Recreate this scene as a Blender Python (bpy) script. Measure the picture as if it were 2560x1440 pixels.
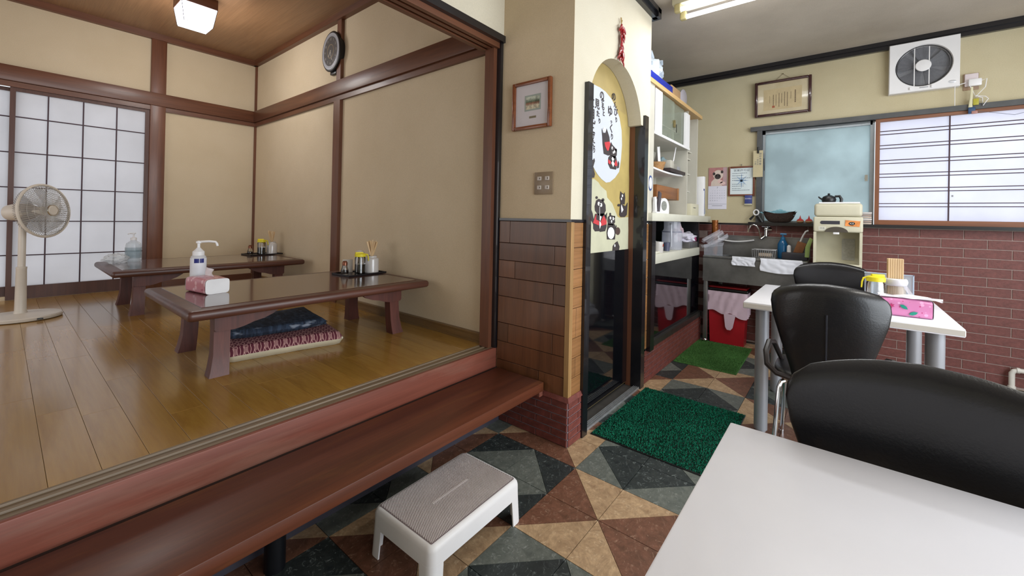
import bpy, bmesh, math, random
from mathutils import Vector, Matrix, noise
R = math.radians
PI = math.pi
random.seed(7)
scene = bpy.context.scene
for o in list(bpy.data.objects):
    bpy.data.objects.remove(o)
C = scene.collection

# ------------------------------------------------------------------ camera, light, exposure
cam_d = bpy.data.cameras.new('camera')
cam = bpy.data.objects.new('camera', cam_d)
C.objects.link(cam)
scene.camera = cam
cam_d.sensor_fit = 'HORIZONTAL'
cam_d.sensor_width = 36.0
cam_d.lens = 36.0 * 1027.16 / 2560.0
cam_d.shift_y = -(720 - 540.43) / 2560.0
cam_d.clip_start = 0.02
_y, _p, _r = R(51.243), R(.2086), R(1.1766)
_f = Vector((math.sin(_y) * math.cos(_p), math.cos(_y) * math.cos(_p), math.sin(_p)))
_rt = Vector((math.cos(_y), -math.sin(_y), 0))
_up = _rt.cross(_f)
_x = math.cos(_r) * _rt + math.sin(_r) * _up
_u = -math.sin(_r) * _rt + math.cos(_r) * _up
cam.matrix_world = Matrix(((_x.x, _u.x, -_f.x, 0), (_x.y, _u.y, -_f.y, 0), (_x.z, _u.z, -_f.z, 1.2), (0, 0, 0, 1)))

scene.view_settings.view_transform = 'Standard'
scene.view_settings.look = 'None'
scene.view_settings.gamma = 1.0
scene.view_settings.use_curve_mapping = False
scene.view_settings.exposure = 0.0

world = bpy.data.worlds.new('overcast_sky')
scene.world = world
world.use_nodes = True
bg = world.node_tree.nodes['Background']
bg.inputs[0].default_value = (0.86, 0.93, 1.0, 1)
bg.inputs[1].default_value = 1.45

def area_light(name, loc, rot, sx, sy, power, col=(1, 1, 1), spread=180):
    d = bpy.data.lights.new(name, 'AREA')
    d.shape = 'RECTANGLE'; d.size = sx; d.size_y = sy; d.energy = power; d.color = col
    d.spread = R(spread)
    o = bpy.data.objects.new(name, d); C.objects.link(o)
    o.location = loc; o.rotation_euler = rot
    return o
# daylight through the shop's front windows (behind the camera)
area_light('daylight_front', (1.5, -2.62, 1.45), (R(90), 0, 0), 4.0, 2.0, 148, (0.90, 0.95, 1.0))
# added overhead fill out of view, no fitting built; lights the arch wall
area_light('added_dining_fill', (2.35, -1.0, 2.70), (0, 0, 0), 1.2, 0.25, 17, (1.0, 0.97, 0.9))

area_light('added_fill_raised_room', (-1.86, 3.7, 1.45), (R(90), 0, R(-90)), 2.6, 1.5, 24, (0.97, 0.97, 1.0))  # added fill just inside the solid west wall, brightens the clock wall
area_light('fluorescent_light', (3.03, .30, 2.655), (0, 0, 0), .16, 1.2, 15, (0.97, 0.99, 1.0))

# ------------------------------------------------------------------ materials
MATS = {}
def srgb(c):
    if isinstance(c, str):
        c = [int(c[i:i + 2], 16) / 255 for i in (0, 2, 4)]
    return tuple(x / 12.92 if x <= .04045 else ((x + .055) / 1.055) ** 2.4 for x in c) + (1,)
class Mt:
    def __init__(s, name):
        s.m = bpy.data.materials.new(name); s.m.use_nodes = True
        s.n = s.m.node_tree.nodes; s.l = s.m.node_tree.links
        s.p = s.n['Principled BSDF']
        s.tc = s.n.new('ShaderNodeTexCoord')
    def noise(s, scale=5, detail=4, rough=.6, stretch=None, rotz=0, coord='Object', dist=0):
        mp = s.n.new('ShaderNodeMapping'); s.l.new(s.tc.outputs[coord], mp.inputs[0])
        if stretch: mp.inputs['Scale'].default_value = stretch
        mp.inputs['Rotation'].default_value = (0, 0, rotz)
        n = s.n.new('ShaderNodeTexNoise'); s.l.new(mp.outputs[0], n.inputs['Vector'])
        n.inputs['Scale'].default_value = scale; n.inputs['Detail'].default_value = detail
        n.inputs['Roughness'].default_value = rough; n.inputs['Distortion'].default_value = dist
        return n.outputs[0]
    def ramp(s, fac, stops):
        r = s.n.new('ShaderNodeValToRGB'); s.l.new(fac, r.inputs[0])
        e = r.color_ramp.elements
        while len(e) < len(stops): e.new(0.5)
        for k, (p, c) in enumerate(stops):
            e[k].position = p; e[k].color = c if len(c) == 4 else tuple(c) + (1,)
        return r.outputs[0]
    def mix(s, a, b, f, mode='MIX'):
        m = s.n.new('ShaderNodeMix'); m.data_type = 'RGBA'; m.blend_type = mode
        for sock, v in ((m.inputs[0], f), (m.inputs[6], a), (m.inputs[7], b)):
            if isinstance(v, bpy.types.NodeSocket): s.l.new(v, sock)
            else: sock.default_value = v
        return m.outputs[2]
    def rnd(s):
        o = s.n.new('ShaderNodeObjectInfo'); return o.outputs['Random']
    def col(s, v):
        if isinstance(v, bpy.types.NodeSocket): s.l.new(v, s.p.inputs['Base Color'])
        else: s.p.inputs['Base Color'].default_value = v
    def bump(s, h, strength=.2, dist=.01):
        b = s.n.new('ShaderNodeBump'); s.l.new(h, b.inputs['Height'])
        b.inputs['Strength'].default_value = strength; b.inputs['Distance'].default_value = dist
        s.l.new(b.outputs[0], s.p.inputs['Normal'])
    def set(s, **k):
        for a, v in k.items():
            s.p.inputs[{'rough': 'Roughness', 'metal': 'Metallic', 'coat': 'Coat Weight', 'coatr': 'Coat Roughness', 'trans': 'Transmission Weight', 'ior': 'IOR', 'alpha': 'Alpha', 'spec': 'Specular IOR Level', 'emit': 'Emission Strength', 'emc': 'Emission Color'}[a]].default_value = v

def plain(name, c, rough=.5, metal=0, var=.06, scale=12, coat=0, bump=0, bscale=60, **k):
    if name in MATS: return MATS[name]
    t = Mt(name); c = srgb(c)
    if var:
        n = t.noise(scale, 4)
        lo = tuple(x * (1 - var) for x in c[:3]); hi = tuple(min(1, x * (1 + var)) for x in c[:3])
        t.col(t.ramp(n, [(.3, lo), (.7, hi)]))
    else: t.col(c)
    t.set(rough=rough, metal=metal, coat=coat, **k)
    if bump: t.bump(t.noise(bscale, 3), bump, .004)
    MATS[name] = t.m
    return t.m
def wood(name, c1, c2, axis=0, rough=.35, coat=.3, scale=6, rvar=.25, bump=.12, coatr=.15, worn=None, grain=.5):
    if name in MATS: return MATS[name]
    t = Mt(name); st = [9, 9, 9]; st[axis] = .55
    n = t.noise(scale, 6, .6, tuple(st), dist=.6)
    st2 = [30, 30, 30]; st2[axis] = .8
    g = t.noise(scale * 2.2, 3, .6, tuple(st2))
    c = t.ramp(n, [(.3, srgb(c1)), (.68, srgb(c2))])
    c = t.mix(c, t.ramp(g, [(.35, (.72, .72, .72, 1)), (.65, (1.08, 1.08, 1.08, 1))]), grain, 'MULTIPLY')
    if rvar:
        r = t.ramp(t.rnd(), [(0, (1 - rvar,) * 3 + (1,)), (1, (1 + rvar * .55,) * 3 + (1,))])
        c = t.mix(c, r, 1.0, 'MULTIPLY')
    if worn:
        w = t.noise(2.6, 6, .65, tuple(.35 if k == axis else 2.2 for k in range(3)), dist=.8)
        c = t.mix(c, srgb(worn), t.ramp(w, [(.5, (0, 0, 0)), (.75, (.55, .55, .55))]))
    t.col(c); t.set(rough=rough, coat=coat, coatr=coatr)
    if bump: t.bump(g, bump, .002)
    MATS[name] = t.m
    return t.m
def glass(name, c=(.95, .97, .97, 1), rough=.02, ior=1.45):
    if name in MATS: return MATS[name]
    t = Mt(name); t.col(c); t.set(rough=rough, trans=1.0, ior=ior)
    MATS[name] = t.m; return t.m
def film(name, c, alpha=.35, rough=.15):
    if name in MATS: return MATS[name]
    t = Mt(name); t.col(srgb(c)); t.set(rough=rough, alpha=alpha)
    MATS[name] = t.m; return t.m
def emit(name, c, s):
    if name in MATS: return MATS[name]
    t = Mt(name); t.col(srgb(c)); t.set(emc=srgb(c), emit=s, rough=.6)
    MATS[name] = t.m; return t.m
def paper_lit(name, c, trans=.75):
    """thin paper or frosted sheet that lets the daylight behind it through"""
    t = Mt(name); n = t.noise(2.2, 5, .55)
    cc = t.ramp(n, [(.35, tuple(x * (.78 if 'frost' in name else .93) for x in srgb(c)[:3])), (.65, srgb(c)[:3])])
    tr = t.n.new('ShaderNodeBsdfTranslucent'); t.l.new(cc, tr.inputs[0])
    t.col(cc); t.set(rough=.7)
    mx = t.n.new('ShaderNodeMixShader'); mx.inputs[0].default_value = trans
    t.l.new(t.p.outputs[0], mx.inputs[1]); t.l.new(tr.outputs[0], mx.inputs[2])
    t.l.new(mx.outputs[0], t.n['Material Output'].inputs[0])
    MATS[name] = t.m; return t.m

def plaster(name, c, c2, var=1.0, bump=.35):
    t = Mt(name)
    a = t.noise(1.3, 4, .6); f = t.noise(220, 2, .7)
    cc = t.mix(srgb(c), srgb(c2), t.ramp(a, [(.3, (0, 0, 0)), (.75, (1, 1, 1))]))
    cc = t.mix(cc, t.ramp(f, [(.3, (.93, .93, .93, 1)), (.7, (1.05, 1.05, 1.05, 1))]), 1.0, 'MULTIPLY')
    t.col(cc); t.set(rough=.85, spec=.25); t.bump(f, bump, .002)
    MATS[name] = t.m; return t.m

M_TATWALL = plaster('sand_plaster', 'd0c0a5', 'c5b497')
M_CREAM = plaster('cream_wallpaper', 'd2cbb8', 'c8bfa9')
M_TANSHADE = plaster('tan_wallpaper_shaded', 'cfbc9f', 'c0ac8d')  # own tan hue, with the partition's shade put into the colour
M_KITWALL = plaster('kitchen_wallpaper', 'c6bc9e', 'b8ab8a')
M_KITCEIL = plaster('ceiling_paper', 'c2b8aa', 'aaa092')
M_DARK = wood('dark_trim_wood', '73472f', '5b3624', 0, .42, .12, 3, .12, .06)
M_DARKY = wood('dark_trim_wood_y', '73472f', '5b3624', 1, .42, .12, 3, .12, .06)
M_DARKZ = wood('dark_trim_wood_z', '764932', '5f3927', 2, .42, .12, 3, .12, .06)
M_BLACKTRIM = plain('black_lacquer_trim', '16151a', .3, 0, .2, 6, .5)
M_GREYTRIM = plain('grey_painted_frame', '4a4b4c', .5, 0, .2, 9)
M_CEILWOOD = wood('ceiling_veneer', '94704f', '866344', 1, .5, .1, 2.2, .0, .02)
M_PLANK = wood('floor_oak', 'b08840', '9a7132', 1, .24, .45, 2.2, .09, .01, .12, None, .2)
M_RAIL = wood('worn_groove_wood', '847057', '75644f', 0, .5, .05, 3, 0, .15)
M_KAM = wood('kamachi_wood', '8c5040', '743e30', 0, .48, .08, 1.6, 0, .06, .2, '967363')
M_BENCH = wood('bench_wood', '6c3a24', '482216', 0, .42, .10, 1.2, 0, .05, .25, '96632e', .7)
M_TABLE = wood('zataku_wood', '5e3a2b', '48291e', 0, .16, .6, 1.6, .08, .04, .08)
M_TABLEE = wood('zataku_edge_wood', '60392d', '482a21', 0, .42, .12, 2.6, .08, .12)
M_TABLEG = wood('zataku_leg_wood', '68372d', '4d2821', 2, .5, .05, 3, .12, .2)
M_SHOJIW = wood('shoji_frame_wood', '5d3a2d', '4a2c22', 2, .5, .05, 3, .1, .03)
M_SHOJIR = wood('window_frame_wood', '8a5636', '71432a', 2, .45, .1, 3, .1, .05)
M_KUMIKO = plain('shoji_kumiko_wood', '3d2630', .6, 0, .1)
M_PAPER = paper_lit('shoji_paper', 'e3e1e2', .7)
M_PAPER2 = paper_lit('window_shoji_paper', 'f6f5fd', .85)
M_FROST = paper_lit('frosted_window_glass', 'cfdadb', .85)
M_BRICK = plain('brick_tile_glaze', '6b3d38', .55, 0, .22, 40, 0, .3, 120)
M_GROUT = plain('brick_grout', 'a08c86', .9, 0, .1, 40)
M_SBRICK = plain('small_brick', '6f3830', .6, 0, .3, 30, 0, .4, 90)
M_DGROUT = plain('dark_joint', '8f868c', .9, 0, .2, 40)
M_PANELW = wood('wainscot_wood', '73492d', '5a3822', 1, .35, .25, 2.4, .32, .08)
M_PANELX = wood('wainscot_wood_light', 'a8794e', '8e6339', 0, .4, .2, 3.2, .2, .12)
M_JOINT = plain('panel_gap', '2a1710', .9, 0, .1)
M_LTTRIM = wood('corner_bead_wood', 'b08a5c', '94703f', 2, .5, .1, 3, 0, .05)
M_WHITE = plain('white_melamine', 'f0f0f7', .35, 0, .03, 3, .15)
M_TOPEDGE = plain('table_edge_band', 'd9d3ca', .5, 0, .05, 8)
M_WHITEP = plain('white_plastic', 'e6e5e6', .4, 0, .02, 8)
M_CREAMP = plain('cream_plastic', 'c9c3a9', .45, 0, .05, 8)
M_CABW = plain('cabinet_white_board', 'bfbbae', .5, 0, .06, 6)
M_GREYLEG = plain('grey_painted_steel', 'a3a5ab', .3, .35, .05, 6)
M_CHROME = plain('chrome', 'd8dadd', .12, 1, 0)
M_STEEL = plain('brushed_steel', '8a8a8a', .38, .85, .25, 5)
M_BLACKP = plain('black_leatherette', '0f0f13', .33, 0, .15, 14, .12, .12, 160)
M_BLACKM = plain('black_plastic', '131316', .35, 0, .1, 10)
M_DGLASS = plain('black_glass', '0a0b10', .06, 0, 0, 5, .6)
M_GLASS = glass('clear_glass')
M_CABGLASS = film('cabinet_glass', '9aa394', .38, .05)
M_BROWNPAPER = plain('cardboard', 'b18f68', .8)
M_GOLD = plain('gold_painted_board', 'a6925c', .6, 0, .12, 5)

# ------------------------------------------------------------------ mesh builder
class MB:
    def __init__(s): s.v = []; s.f = []; s.M = Matrix()
    def add(s, vs, fs):
        b = len(s.v)
        s.v += [tuple(s.M @ Vector(p)) for p in vs]
        s.f += [tuple(b + i for i in f) for f in fs]
        return s
    def box(s, x0, x1, y0, y1, z0, z1):
        vs = [(x, y, z) for x in (x0, x1) for y in (y0, y1) for z in (z0, z1)]
        return s.add(vs, [(0, 1, 3, 2), (4, 6, 7, 5), (0, 4, 5, 1), (2, 3, 7, 6), (0, 2, 6, 4), (1, 5, 7, 3)])
    def rbox(s, x0, x1, y0, y1, z0, z1, r=.005, seg=2, only=None):
        b = bmesh.new(); bmesh.ops.create_cube(b, size=1)
        for v in b.verts:
            v.co = ((x0 + x1) / 2 + v.co.x * (x1 - x0), (y0 + y1) / 2 + v.co.y * (y1 - y0), (z0 + z1) / 2 + v.co.z * (z1 - z0))
        e = b.edges[:]
        if only == 'z': e = [k for k in e if abs(k.verts[0].co.z - k.verts[1].co.z) > 1e-6]
        if only == 'x': e = [k for k in e if abs(k.verts[0].co.x - k.verts[1].co.x) > 1e-6]
        if only == 'y': e = [k for k in e if abs(k.verts[0].co.y - k.verts[1].co.y) > 1e-6]
        bmesh.ops.bevel(b, geom=e, offset=r, segments=seg, affect='EDGES', profile=.5)
        b.verts.index_update()
        s.add([v.co[:] for v in b.verts], [tuple(v.index for v in f.verts) for f in b.faces]); b.free()
        return s
    def cyl(s, p0, p1, r0, r1=None, n=16, caps=True):
        return s.tube([p0, p1], [r0, r0 if r1 is None else r1], n, caps=caps)
    def tube(s, path, r, n=8, closed=False, caps=True, flat=1.0):
        P = [Vector(p) for p in path]; L = len(P)
        if not isinstance(r, (list, tuple)): r = [r] * L
        vs = []; prev = None
        for i, p in enumerate(P):
            if closed: t = P[(i + 1) % L] - P[i - 1]
            else: t = P[min(i + 1, L - 1)] - P[max(i - 1, 0)]
            t.normalize()
            if prev is None:
                a = Vector((0, 0, 1)) if abs(t.z) < .9 else Vector((1, 0, 0))
                u = t.cross(a).normalized()
            else:
                u = (prev - t * prev.dot(t)).normalized()
            prev = u; w = t.cross(u)
            for k in range(n):
                a = 2 * PI * k / n
                vs.append(p + u * math.cos(a) * r[i] + w * math.sin(a) * r[i] * flat)
        fs = []
        for i in range(L if closed else L - 1):
            for k in range(n):
                a = i * n + k; b = i * n + (k + 1) % n
                c = ((i + 1) % L) * n + (k + 1) % n; d = ((i + 1) % L) * n + k
                fs.append((a, b, c, d))
        if caps and not closed:
            fs.append(tuple(range(n))[::-1]); fs.append(tuple((L - 1) * n + k for k in range(n)))
        return s.add(vs, fs)
    def lathe(s, prof, n=24, c=(0, 0, 0), cap0=True, cap1=True):
        vs = []; fs = []
        for r, z in prof:
            for k in range(n):
                a = 2 * PI * k / n; vs.append((c[0] + r * math.cos(a), c[1] + r * math.sin(a), c[2] + z))
        for i in range(len(prof) - 1):
            for k in range(n):
                fs.append((i * n + k, i * n + (k + 1) % n, (i + 1) * n + (k + 1) % n, (i + 1) * n + k))
        if cap0: fs.append(tuple(range(n))[::-1])
        if cap1: fs.append(tuple((len(prof) - 1) * n + k for k in range(n)))
        return s.add(vs, fs)
    def prism(s, poly, z0, z1):
        n = len(poly)
        vs = [(p[0], p[1], z0) for p in poly] + [(p[0], p[1], z1) for p in poly]
        return s.add(vs, [tuple(range(n))[::-1], tuple(range(n, 2 * n))] + [(k, (k + 1) % n, n + (k + 1) % n, n + k) for k in range(n)])
    def sph(s, c, r, nu=16, nv=10):
        if not isinstance(r, (list, tuple)): r = (r, r, r)
        vs = [(c[0], c[1], c[2] - r[2])]; fs = []
        for j in range(1, nv):
            t = PI * j / nv
            for k in range(nu):
                a = 2 * PI * k / nu
                vs.append((c[0] + r[0] * math.sin(t) * math.cos(a), c[1] + r[1] * math.sin(t) * math.sin(a), c[2] - r[2] * math.cos(t)))
        vs.append((c[0], c[1], c[2] + r[2])); T = len(vs) - 1
        for k in range(nu):
            fs.append((0, 1 + (k + 1) % nu, 1 + k)); fs.append((T, T - nu + k, T - nu + (k + 1) % nu))
        for j in range(nv - 2):
            for k in range(nu):
                a = 1 + j * nu + k; b = 1 + j * nu + (k + 1) % nu
                fs.append((a, b, b + nu, a + nu))
        return s.add(vs, fs)
    def grid(s, fn, nu, nv, closeu=False):
        vs = [fn(i / (nu if closeu else nu - 1), j / (nv - 1)) for j in range(nv) for i in range(nu)]
        fs = []
        for j in range(nv - 1):
            for i in range(nu if closeu else nu - 1):
                a = j * nu + i; b = j * nu + (i + 1) % nu
                fs.append((a, b, b + nu, a + nu))
        return s.add(vs, fs)
    def mesh(s, name, mat=None, smooth=True, ang=35):
        me = bpy.data.meshes.new(name); me.from_pydata(s.v, [], s.f)
        b = bmesh.new(); b.from_mesh(me); bmesh.ops.recalc_face_normals(b, faces=b.faces[:]); b.to_mesh(me); b.free()
        if mat: me.materials.append(mat)
        if smooth:
            me.polygons.foreach_set('use_smooth', [True] * len(me.polygons))
            me.set_sharp_from_angle(angle=R(ang))
        me.update()
        return me
    def build(s, name, mat, parent=None, **k):
        return link(name, s.mesh(name, mat, **k), parent)
def link(name, me, parent=None, loc=None, rot=None, scale=None):
    o = bpy.data.objects.new(name, me); C.objects.link(o)
    if parent: o.parent = parent
    if loc is not None: o.location = loc
    if rot is not None: o.rotation_euler = rot
    if scale is not None: o.scale = scale
    return o
def tag(o, label, cat, group=None, kind=None):
    if label: o['label'] = label
    if cat: o['category'] = cat
    if group: o['group'] = group
    if kind: o['kind'] = kind
    return o
def thing(name, label, cat, loc=(0, 0, 0), rz=0, group=None):
    o = bpy.data.objects.new(name, None); C.objects.link(o); o.empty_display_size = .05
    o.location = loc; o.rotation_euler = (0, 0, rz)
    return tag(o, label, cat, group)
def struct(o, label=None):
    o['kind'] = 'structure'
    if label: o['label'] = label
    return o
def S(name, box, mat, parent=None, r=0):
    m = MB()
    (m.rbox(*box, r=r) if r else m.box(*box))
    o = m.build(name, mat, parent, smooth=bool(r))
    if not parent: struct(o)
    return o
def dup(o, loc=None, rz=None, label=None, group=None):
    c = o.copy(); C.objects.link(c)
    if loc is not None: c.location = loc
    if rz is not None: c.rotation_euler = (0, 0, rz)
    if label: c['label'] = label
    if group: c['group'] = group
    for ch in list(o.children):
        d = ch.copy(); C.objects.link(d); d.parent = c
        for g in list(ch.children):
            e = g.copy(); C.objects.link(e); e.parent = d
    return c
def frame(o, ux, uy):
    """matrix whose local x and y run along ux and uy from the point o"""
    ux = Vector(ux).normalized(); uy = Vector(uy).normalized(); n = ux.cross(uy)
    return Matrix(((ux.x, uy.x, n.x, o[0]), (ux.y, uy.y, n.y, o[1]), (ux.z, uy.z, n.z, o[2]), (0, 0, 0, 1)))
def text(mb, body, h, M, ext=.0006, sx=1.0, bold=0):
    cu = bpy.data.curves.new('t', 'FONT'); cu.body = body; cu.size = h; cu.align_x = 'CENTER'; cu.align_y = 'CENTER'
    cu.resolution_u = 3; cu.offset = bold
    o = bpy.data.objects.new('t', cu); C.objects.link(o)
    dg = bpy.context.evaluated_depsgraph_get()
    me = bpy.data.meshes.new_from_object(o.evaluated_get(dg))
    old = mb.M; mb.M = M
    mb.add([(v.co.x * sx, v.co.y, 0) for v in me.vertices], [tuple(p.vertices) for p in me.polygons])
    mb.M = old
    bpy.data.objects.remove(o); bpy.data.curves.remove(cu); bpy.data.meshes.remove(me)
def cham(name, sx, sy, sz, c, mat):
    """a brick or tile: full at the back (z=0), edges chamfered at the front (z=sz)"""
    m = MB()
    a = [(-sx / 2, -sy / 2), (sx / 2, -sy / 2), (sx / 2, sy / 2), (-sx / 2, sy / 2)]
    b = [(p[0] - math.copysign(c, p[0]), p[1] - math.copysign(c, p[1])) for p in a]
    vs = [(x, y, 0) for x, y in a] + [(x, y, sz - c) for x, y in a] + [(x, y, sz) for x, y in b]
    fs = [(8, 9, 10, 11)]
    for k in range(4):
        j = (k + 1) % 4; fs += [(k, j, 4 + j, 4 + k), (4 + k, 4 + j, 8 + j, 8 + k)]
    m.add(vs, fs)
    return m.mesh(name, mat, smooth=False)
# ------------------------------------------------------------------ the setting
ZT = .4176; XC = 1.889; YA = 1.118; XB = 4.755; YN = 5.45; CE = 2.77
floor = S('floor', (-2.4, XB, -2.55, 1.60, -.08, -.004), M_JOINT)
TS = .243; TX, TY = 1.512, .743
def marble(name, c, c2, cv, vein=.5):
    t = Mt(name)
    a = t.noise(7, 7, .72, dist=1.6); v = t.noise(20, 6, .75, dist=3.0); g = t.noise(48, 4, .7)
    cc = t.mix(srgb(c), tuple(x * .82 for x in srgb(c2)[:3]) + (1,), t.ramp(a, [(.38, (0, 0, 0)), (.62, (1, 1, 1))]))
    cc = t.mix(cc, t.ramp(g, [(.3, (.8, .8, .8, 1)), (.7, (1.16, 1.16, 1.16, 1))]), 1, 'MULTIPLY')
    cc = t.mix(cc, srgb(cv), t.ramp(v, [(.56, (0, 0, 0)), (.66, (vein,) * 3)]))
    t.col(cc); t.set(rough=.42, spec=.4); MATS[name] = t.m; return t.m
TM = {'beige': marble('tile_beige', 'bc9e7b', 'a18263', 'd8c0a0', .7),
      'brown': marble('tile_brown', '7b5341', '644433', 'ab8b76', .8),
      'dark': marble('tile_charcoal', '343a39', '262c2e', '838c8a', .8),
      'grey': marble('tile_grey_green', '6c7069', '5a605b', '9a9f99', .8)}
def tri_mesh(key, pts, mat):
    # shrink the triangle for the joint, chamfer-free flat vinyl tile with its own edge
    g = .0011
    c = Vector((sum(p[0] for p in pts) / 3, sum(p[1] for p in pts) / 3))
    P = [Vector(p) for p in pts]
    inr = TS * .2929 * .7071 * 1.0
    k = 1 - g / (TS * .2929)
    P = [c + (p - c) * k for p in P]
    m = MB(); m.prism([(p.x, p.y) for p in P], -.004, 0)
    return m.mesh('tile', mat, smooth=False)
tmesh = {}; rest = {k: MB() for k in TM}
cells = []
for i in range(-17, 14):
    for j in range(-14, 4):
        x0, y0 = TX + i * TS, TY + j * TS
        bi = (i + 1) // 2; bj = (j + 1) // 2; cx = i - (2 * bi - 1); cy = j - (2 * bj - 1)
        if (bi + bj) % 2 == 0:
            vert, hor = ('brown', 'beige') if bj % 2 == 0 else ('beige', 'brown')
            # diagonal from the block centre to its outer corner
            cen = (1 - cx, 1 - cy); out = (cx, cy)
            halves = [((cen, out, (cen[0], out[1])), vert), ((cen, out, (out[0], cen[1])), hor)]
        else:
            dm, cr = ('dark', 'grey') if bj % 2 == 0 else ('grey', 'dark')
            cen = (1 - cx, 1 - cy); out = (cx, cy); e1 = (cen[0], out[1]); e2 = (out[0], cen[1])
            halves = [((cen, e1, e2), dm), ((out, e1, e2), cr)]
        for tri, colr in halves:
            mx = x0 + TS * sum(p[0] for p in tri) / 3; my = y0 + TS * sum(p[1] for p in tri) / 3
            if mx > XB + .05 or mx < -2.45 or my > 1.66 or my < -2.6: continue
            d = math.hypot(mx, my)
            vis = mx > .45 and my > -.2 * mx and (my > .1 or mx > 1.05)
            cells.append((0 if vis else 1, d, x0, y0, tri, colr))
cells.sort(key=lambda c: (c[0], c[1]))
for n, (vis, d, x0, y0, tri, colr) in enumerate(cells):
    pts = [(p[0] * TS, p[1] * TS) for p in tri]
    if n < 290:
        key = (tri, colr)
        if key not in tmesh: tmesh[key] = tri_mesh(key, pts, TM[colr])
        link('tile', tmesh[key], floor, (x0, y0, 0))
    else:
        P = [Vector((x0 + p[0], y0 + p[1])) for p in pts]; c = sum(P, Vector((0, 0))) / 3
        P = [c + (p - c) * .985 for p in P]
        rest[colr].prism([(min(p.x, XB), min(p.y, 1.6)) for p in P], -.004, 0)
for k, m in rest.items():
    tag(m.build('tile', TM[k], floor, smooth=False), None, None, kind='stuff')

# raised room floor of narrow planks
floor2 = S('floor.001', (-1.9, XC + .1, 1.72, YN + .1, .30, ZT - .006), plain('plank_gap', '4a321c', .8))
PW = .1083
pl_m = cham('plank', PW - .0009, 1.0, .006, .0006, M_PLANK)
for k in range(-18, 17):
    xa = .096 + PW * k; xc = xa + PW / 2
    if xc + PW / 2 > XC + .02: continue
    y = 1.722; off = random.uniform(.25, .9)
    while y < YN:
        y1 = min(y + off, YN); off = .909
        link('plank', pl_m, floor2, (xc, (y + y1) / 2, ZT - .006), None, (1, y1 - y - .0008, 1))
        y = y1
S('last_plank', (.096 + PW * 16, XC, 1.722, YN, ZT - .006, ZT - .0002), M_PLANK, floor2)
# edge of the raised floor: worn grooved rail and front board
m = MB(); m.M = Matrix(((0, 0, 1, 0), (1, 0, 0, 0), (0, 1, 0, 0), (0, 0, 0, 1)))
prof = [(1.722, .32), (1.722, ZT), (1.712, ZT), (1.710, ZT - .006), (1.688, ZT - .006), (1.686, ZT), (1.672, ZT), (1.670, ZT - .006), (1.648, ZT - .006), (1.646, ZT), (1.632, ZT), (1.632, .32)]
m.prism(prof, -1.9, XC)
m.build('groove_rail', M_RAIL, floor2, smooth=False)
m = MB(); m.rbox(-1.9, XC, 1.612, 1.6315, .300, ZT, .003)
m.build('front_board', M_KAM, floor2)
S('wall_step', (-2.4, XC, 1.585, 1.632, -.01, .302), M_JOINT)
S('trim_1', (-2.4, XC, 1.573, 1.585, 0, .03), plain('dusty_plinth', '3c3a44', .5))

# arch wall
def arc(cx, cz, r, a0, a1, n=28): return [(cx + r * math.cos(a0 + (a1 - a0) * k / n), cz + r * math.sin(a0 + (a1 - a0) * k / n)) for k in range(n + 1)]
a_r = math.asin((1.877 - 1.82) / .388)
poly = [(XC, 0), (2.066, 0)] + [(x, z) for x, z in arc(2.45, 1.82, .388, PI - a_r, a_r)] + [(2.869, 1.877), (2.869, 0), (3.0, 0), (3.0, CE), (XC, CE)]
m = MB(); m.M = Matrix(((1, 0, 0, 0), (0, 0, 1, 0), (0, 1, 0, 0), (0, 0, 0, 1)))
m.prism(poly, YA, 1.213)
wall_arch = struct(m.build('wall_arch', M_CREAM, smooth=False))
wall_center = S('wall_center', (XC - .0012, XC + .11, 1.213, 1.612, 0, CE), M_TANSHADE)
S('wall_return', (XC - .0012, XC, YA, 1.213, 1.197, CE), M_TANSHADE, wall_center)
wall_clock = S('wall_tatami_east', (XC, XC + .11, 1.612, YN + .1, .3, 2.99), M_TATWALL)
S('wall_lintel', (-2.4, XC, 1.606, 1.70, 2.262, CE), M_CREAM)
# wall behind the shoji side
m = MB(); m.box(.985, XC, YN, YN + .1, .3, 2.99); m.box(-1.9, .985, YN, YN + .1, 2.24, 2.99); m.box(-1.9, .985, YN, YN + .1, .3, .45)
struct(m.build('wall_north', M_TATWALL, smooth=False))
S('wall_tatami_west', (-1.95, -1.9, 1.6, YN + .1, .3, 2.99), M_TATWALL)
S('ceiling.001', (-1.9, XC + .1, 1.65, YN + .1, 2.985, 3.05), M_CEILWOOD)
S('ceiling', (-2.4, XB + .1, -2.6, 1.7, CE, CE + .05), M_KITCEIL)
S('ceiling.002', (XC + .11, XB + .1, 1.7, 2.2, CE, CE + .05), M_KITCEIL)
# shell out of view: front wall with its shop window, west wall closed to keep light off the partition
m = MB(); m.box(-2.4, XB + .1, -2.6, -2.55, 0, .35); m.box(-2.4, XB + .1, -2.6, -2.55, 2.45, CE); m.box(-2.4, -1.7, -2.6, -2.55, .35, 2.45); m.box(3.5, XB + .1, -2.6, -2.55, .35, 2.45)
struct(m.build('wall_south', M_CREAM, smooth=False))
m = MB(); m.box(-2.4, -2.35, -2.6, 1.7, 0, CE)
struct(m.build('wall_west', M_CREAM, smooth=False))
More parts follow.
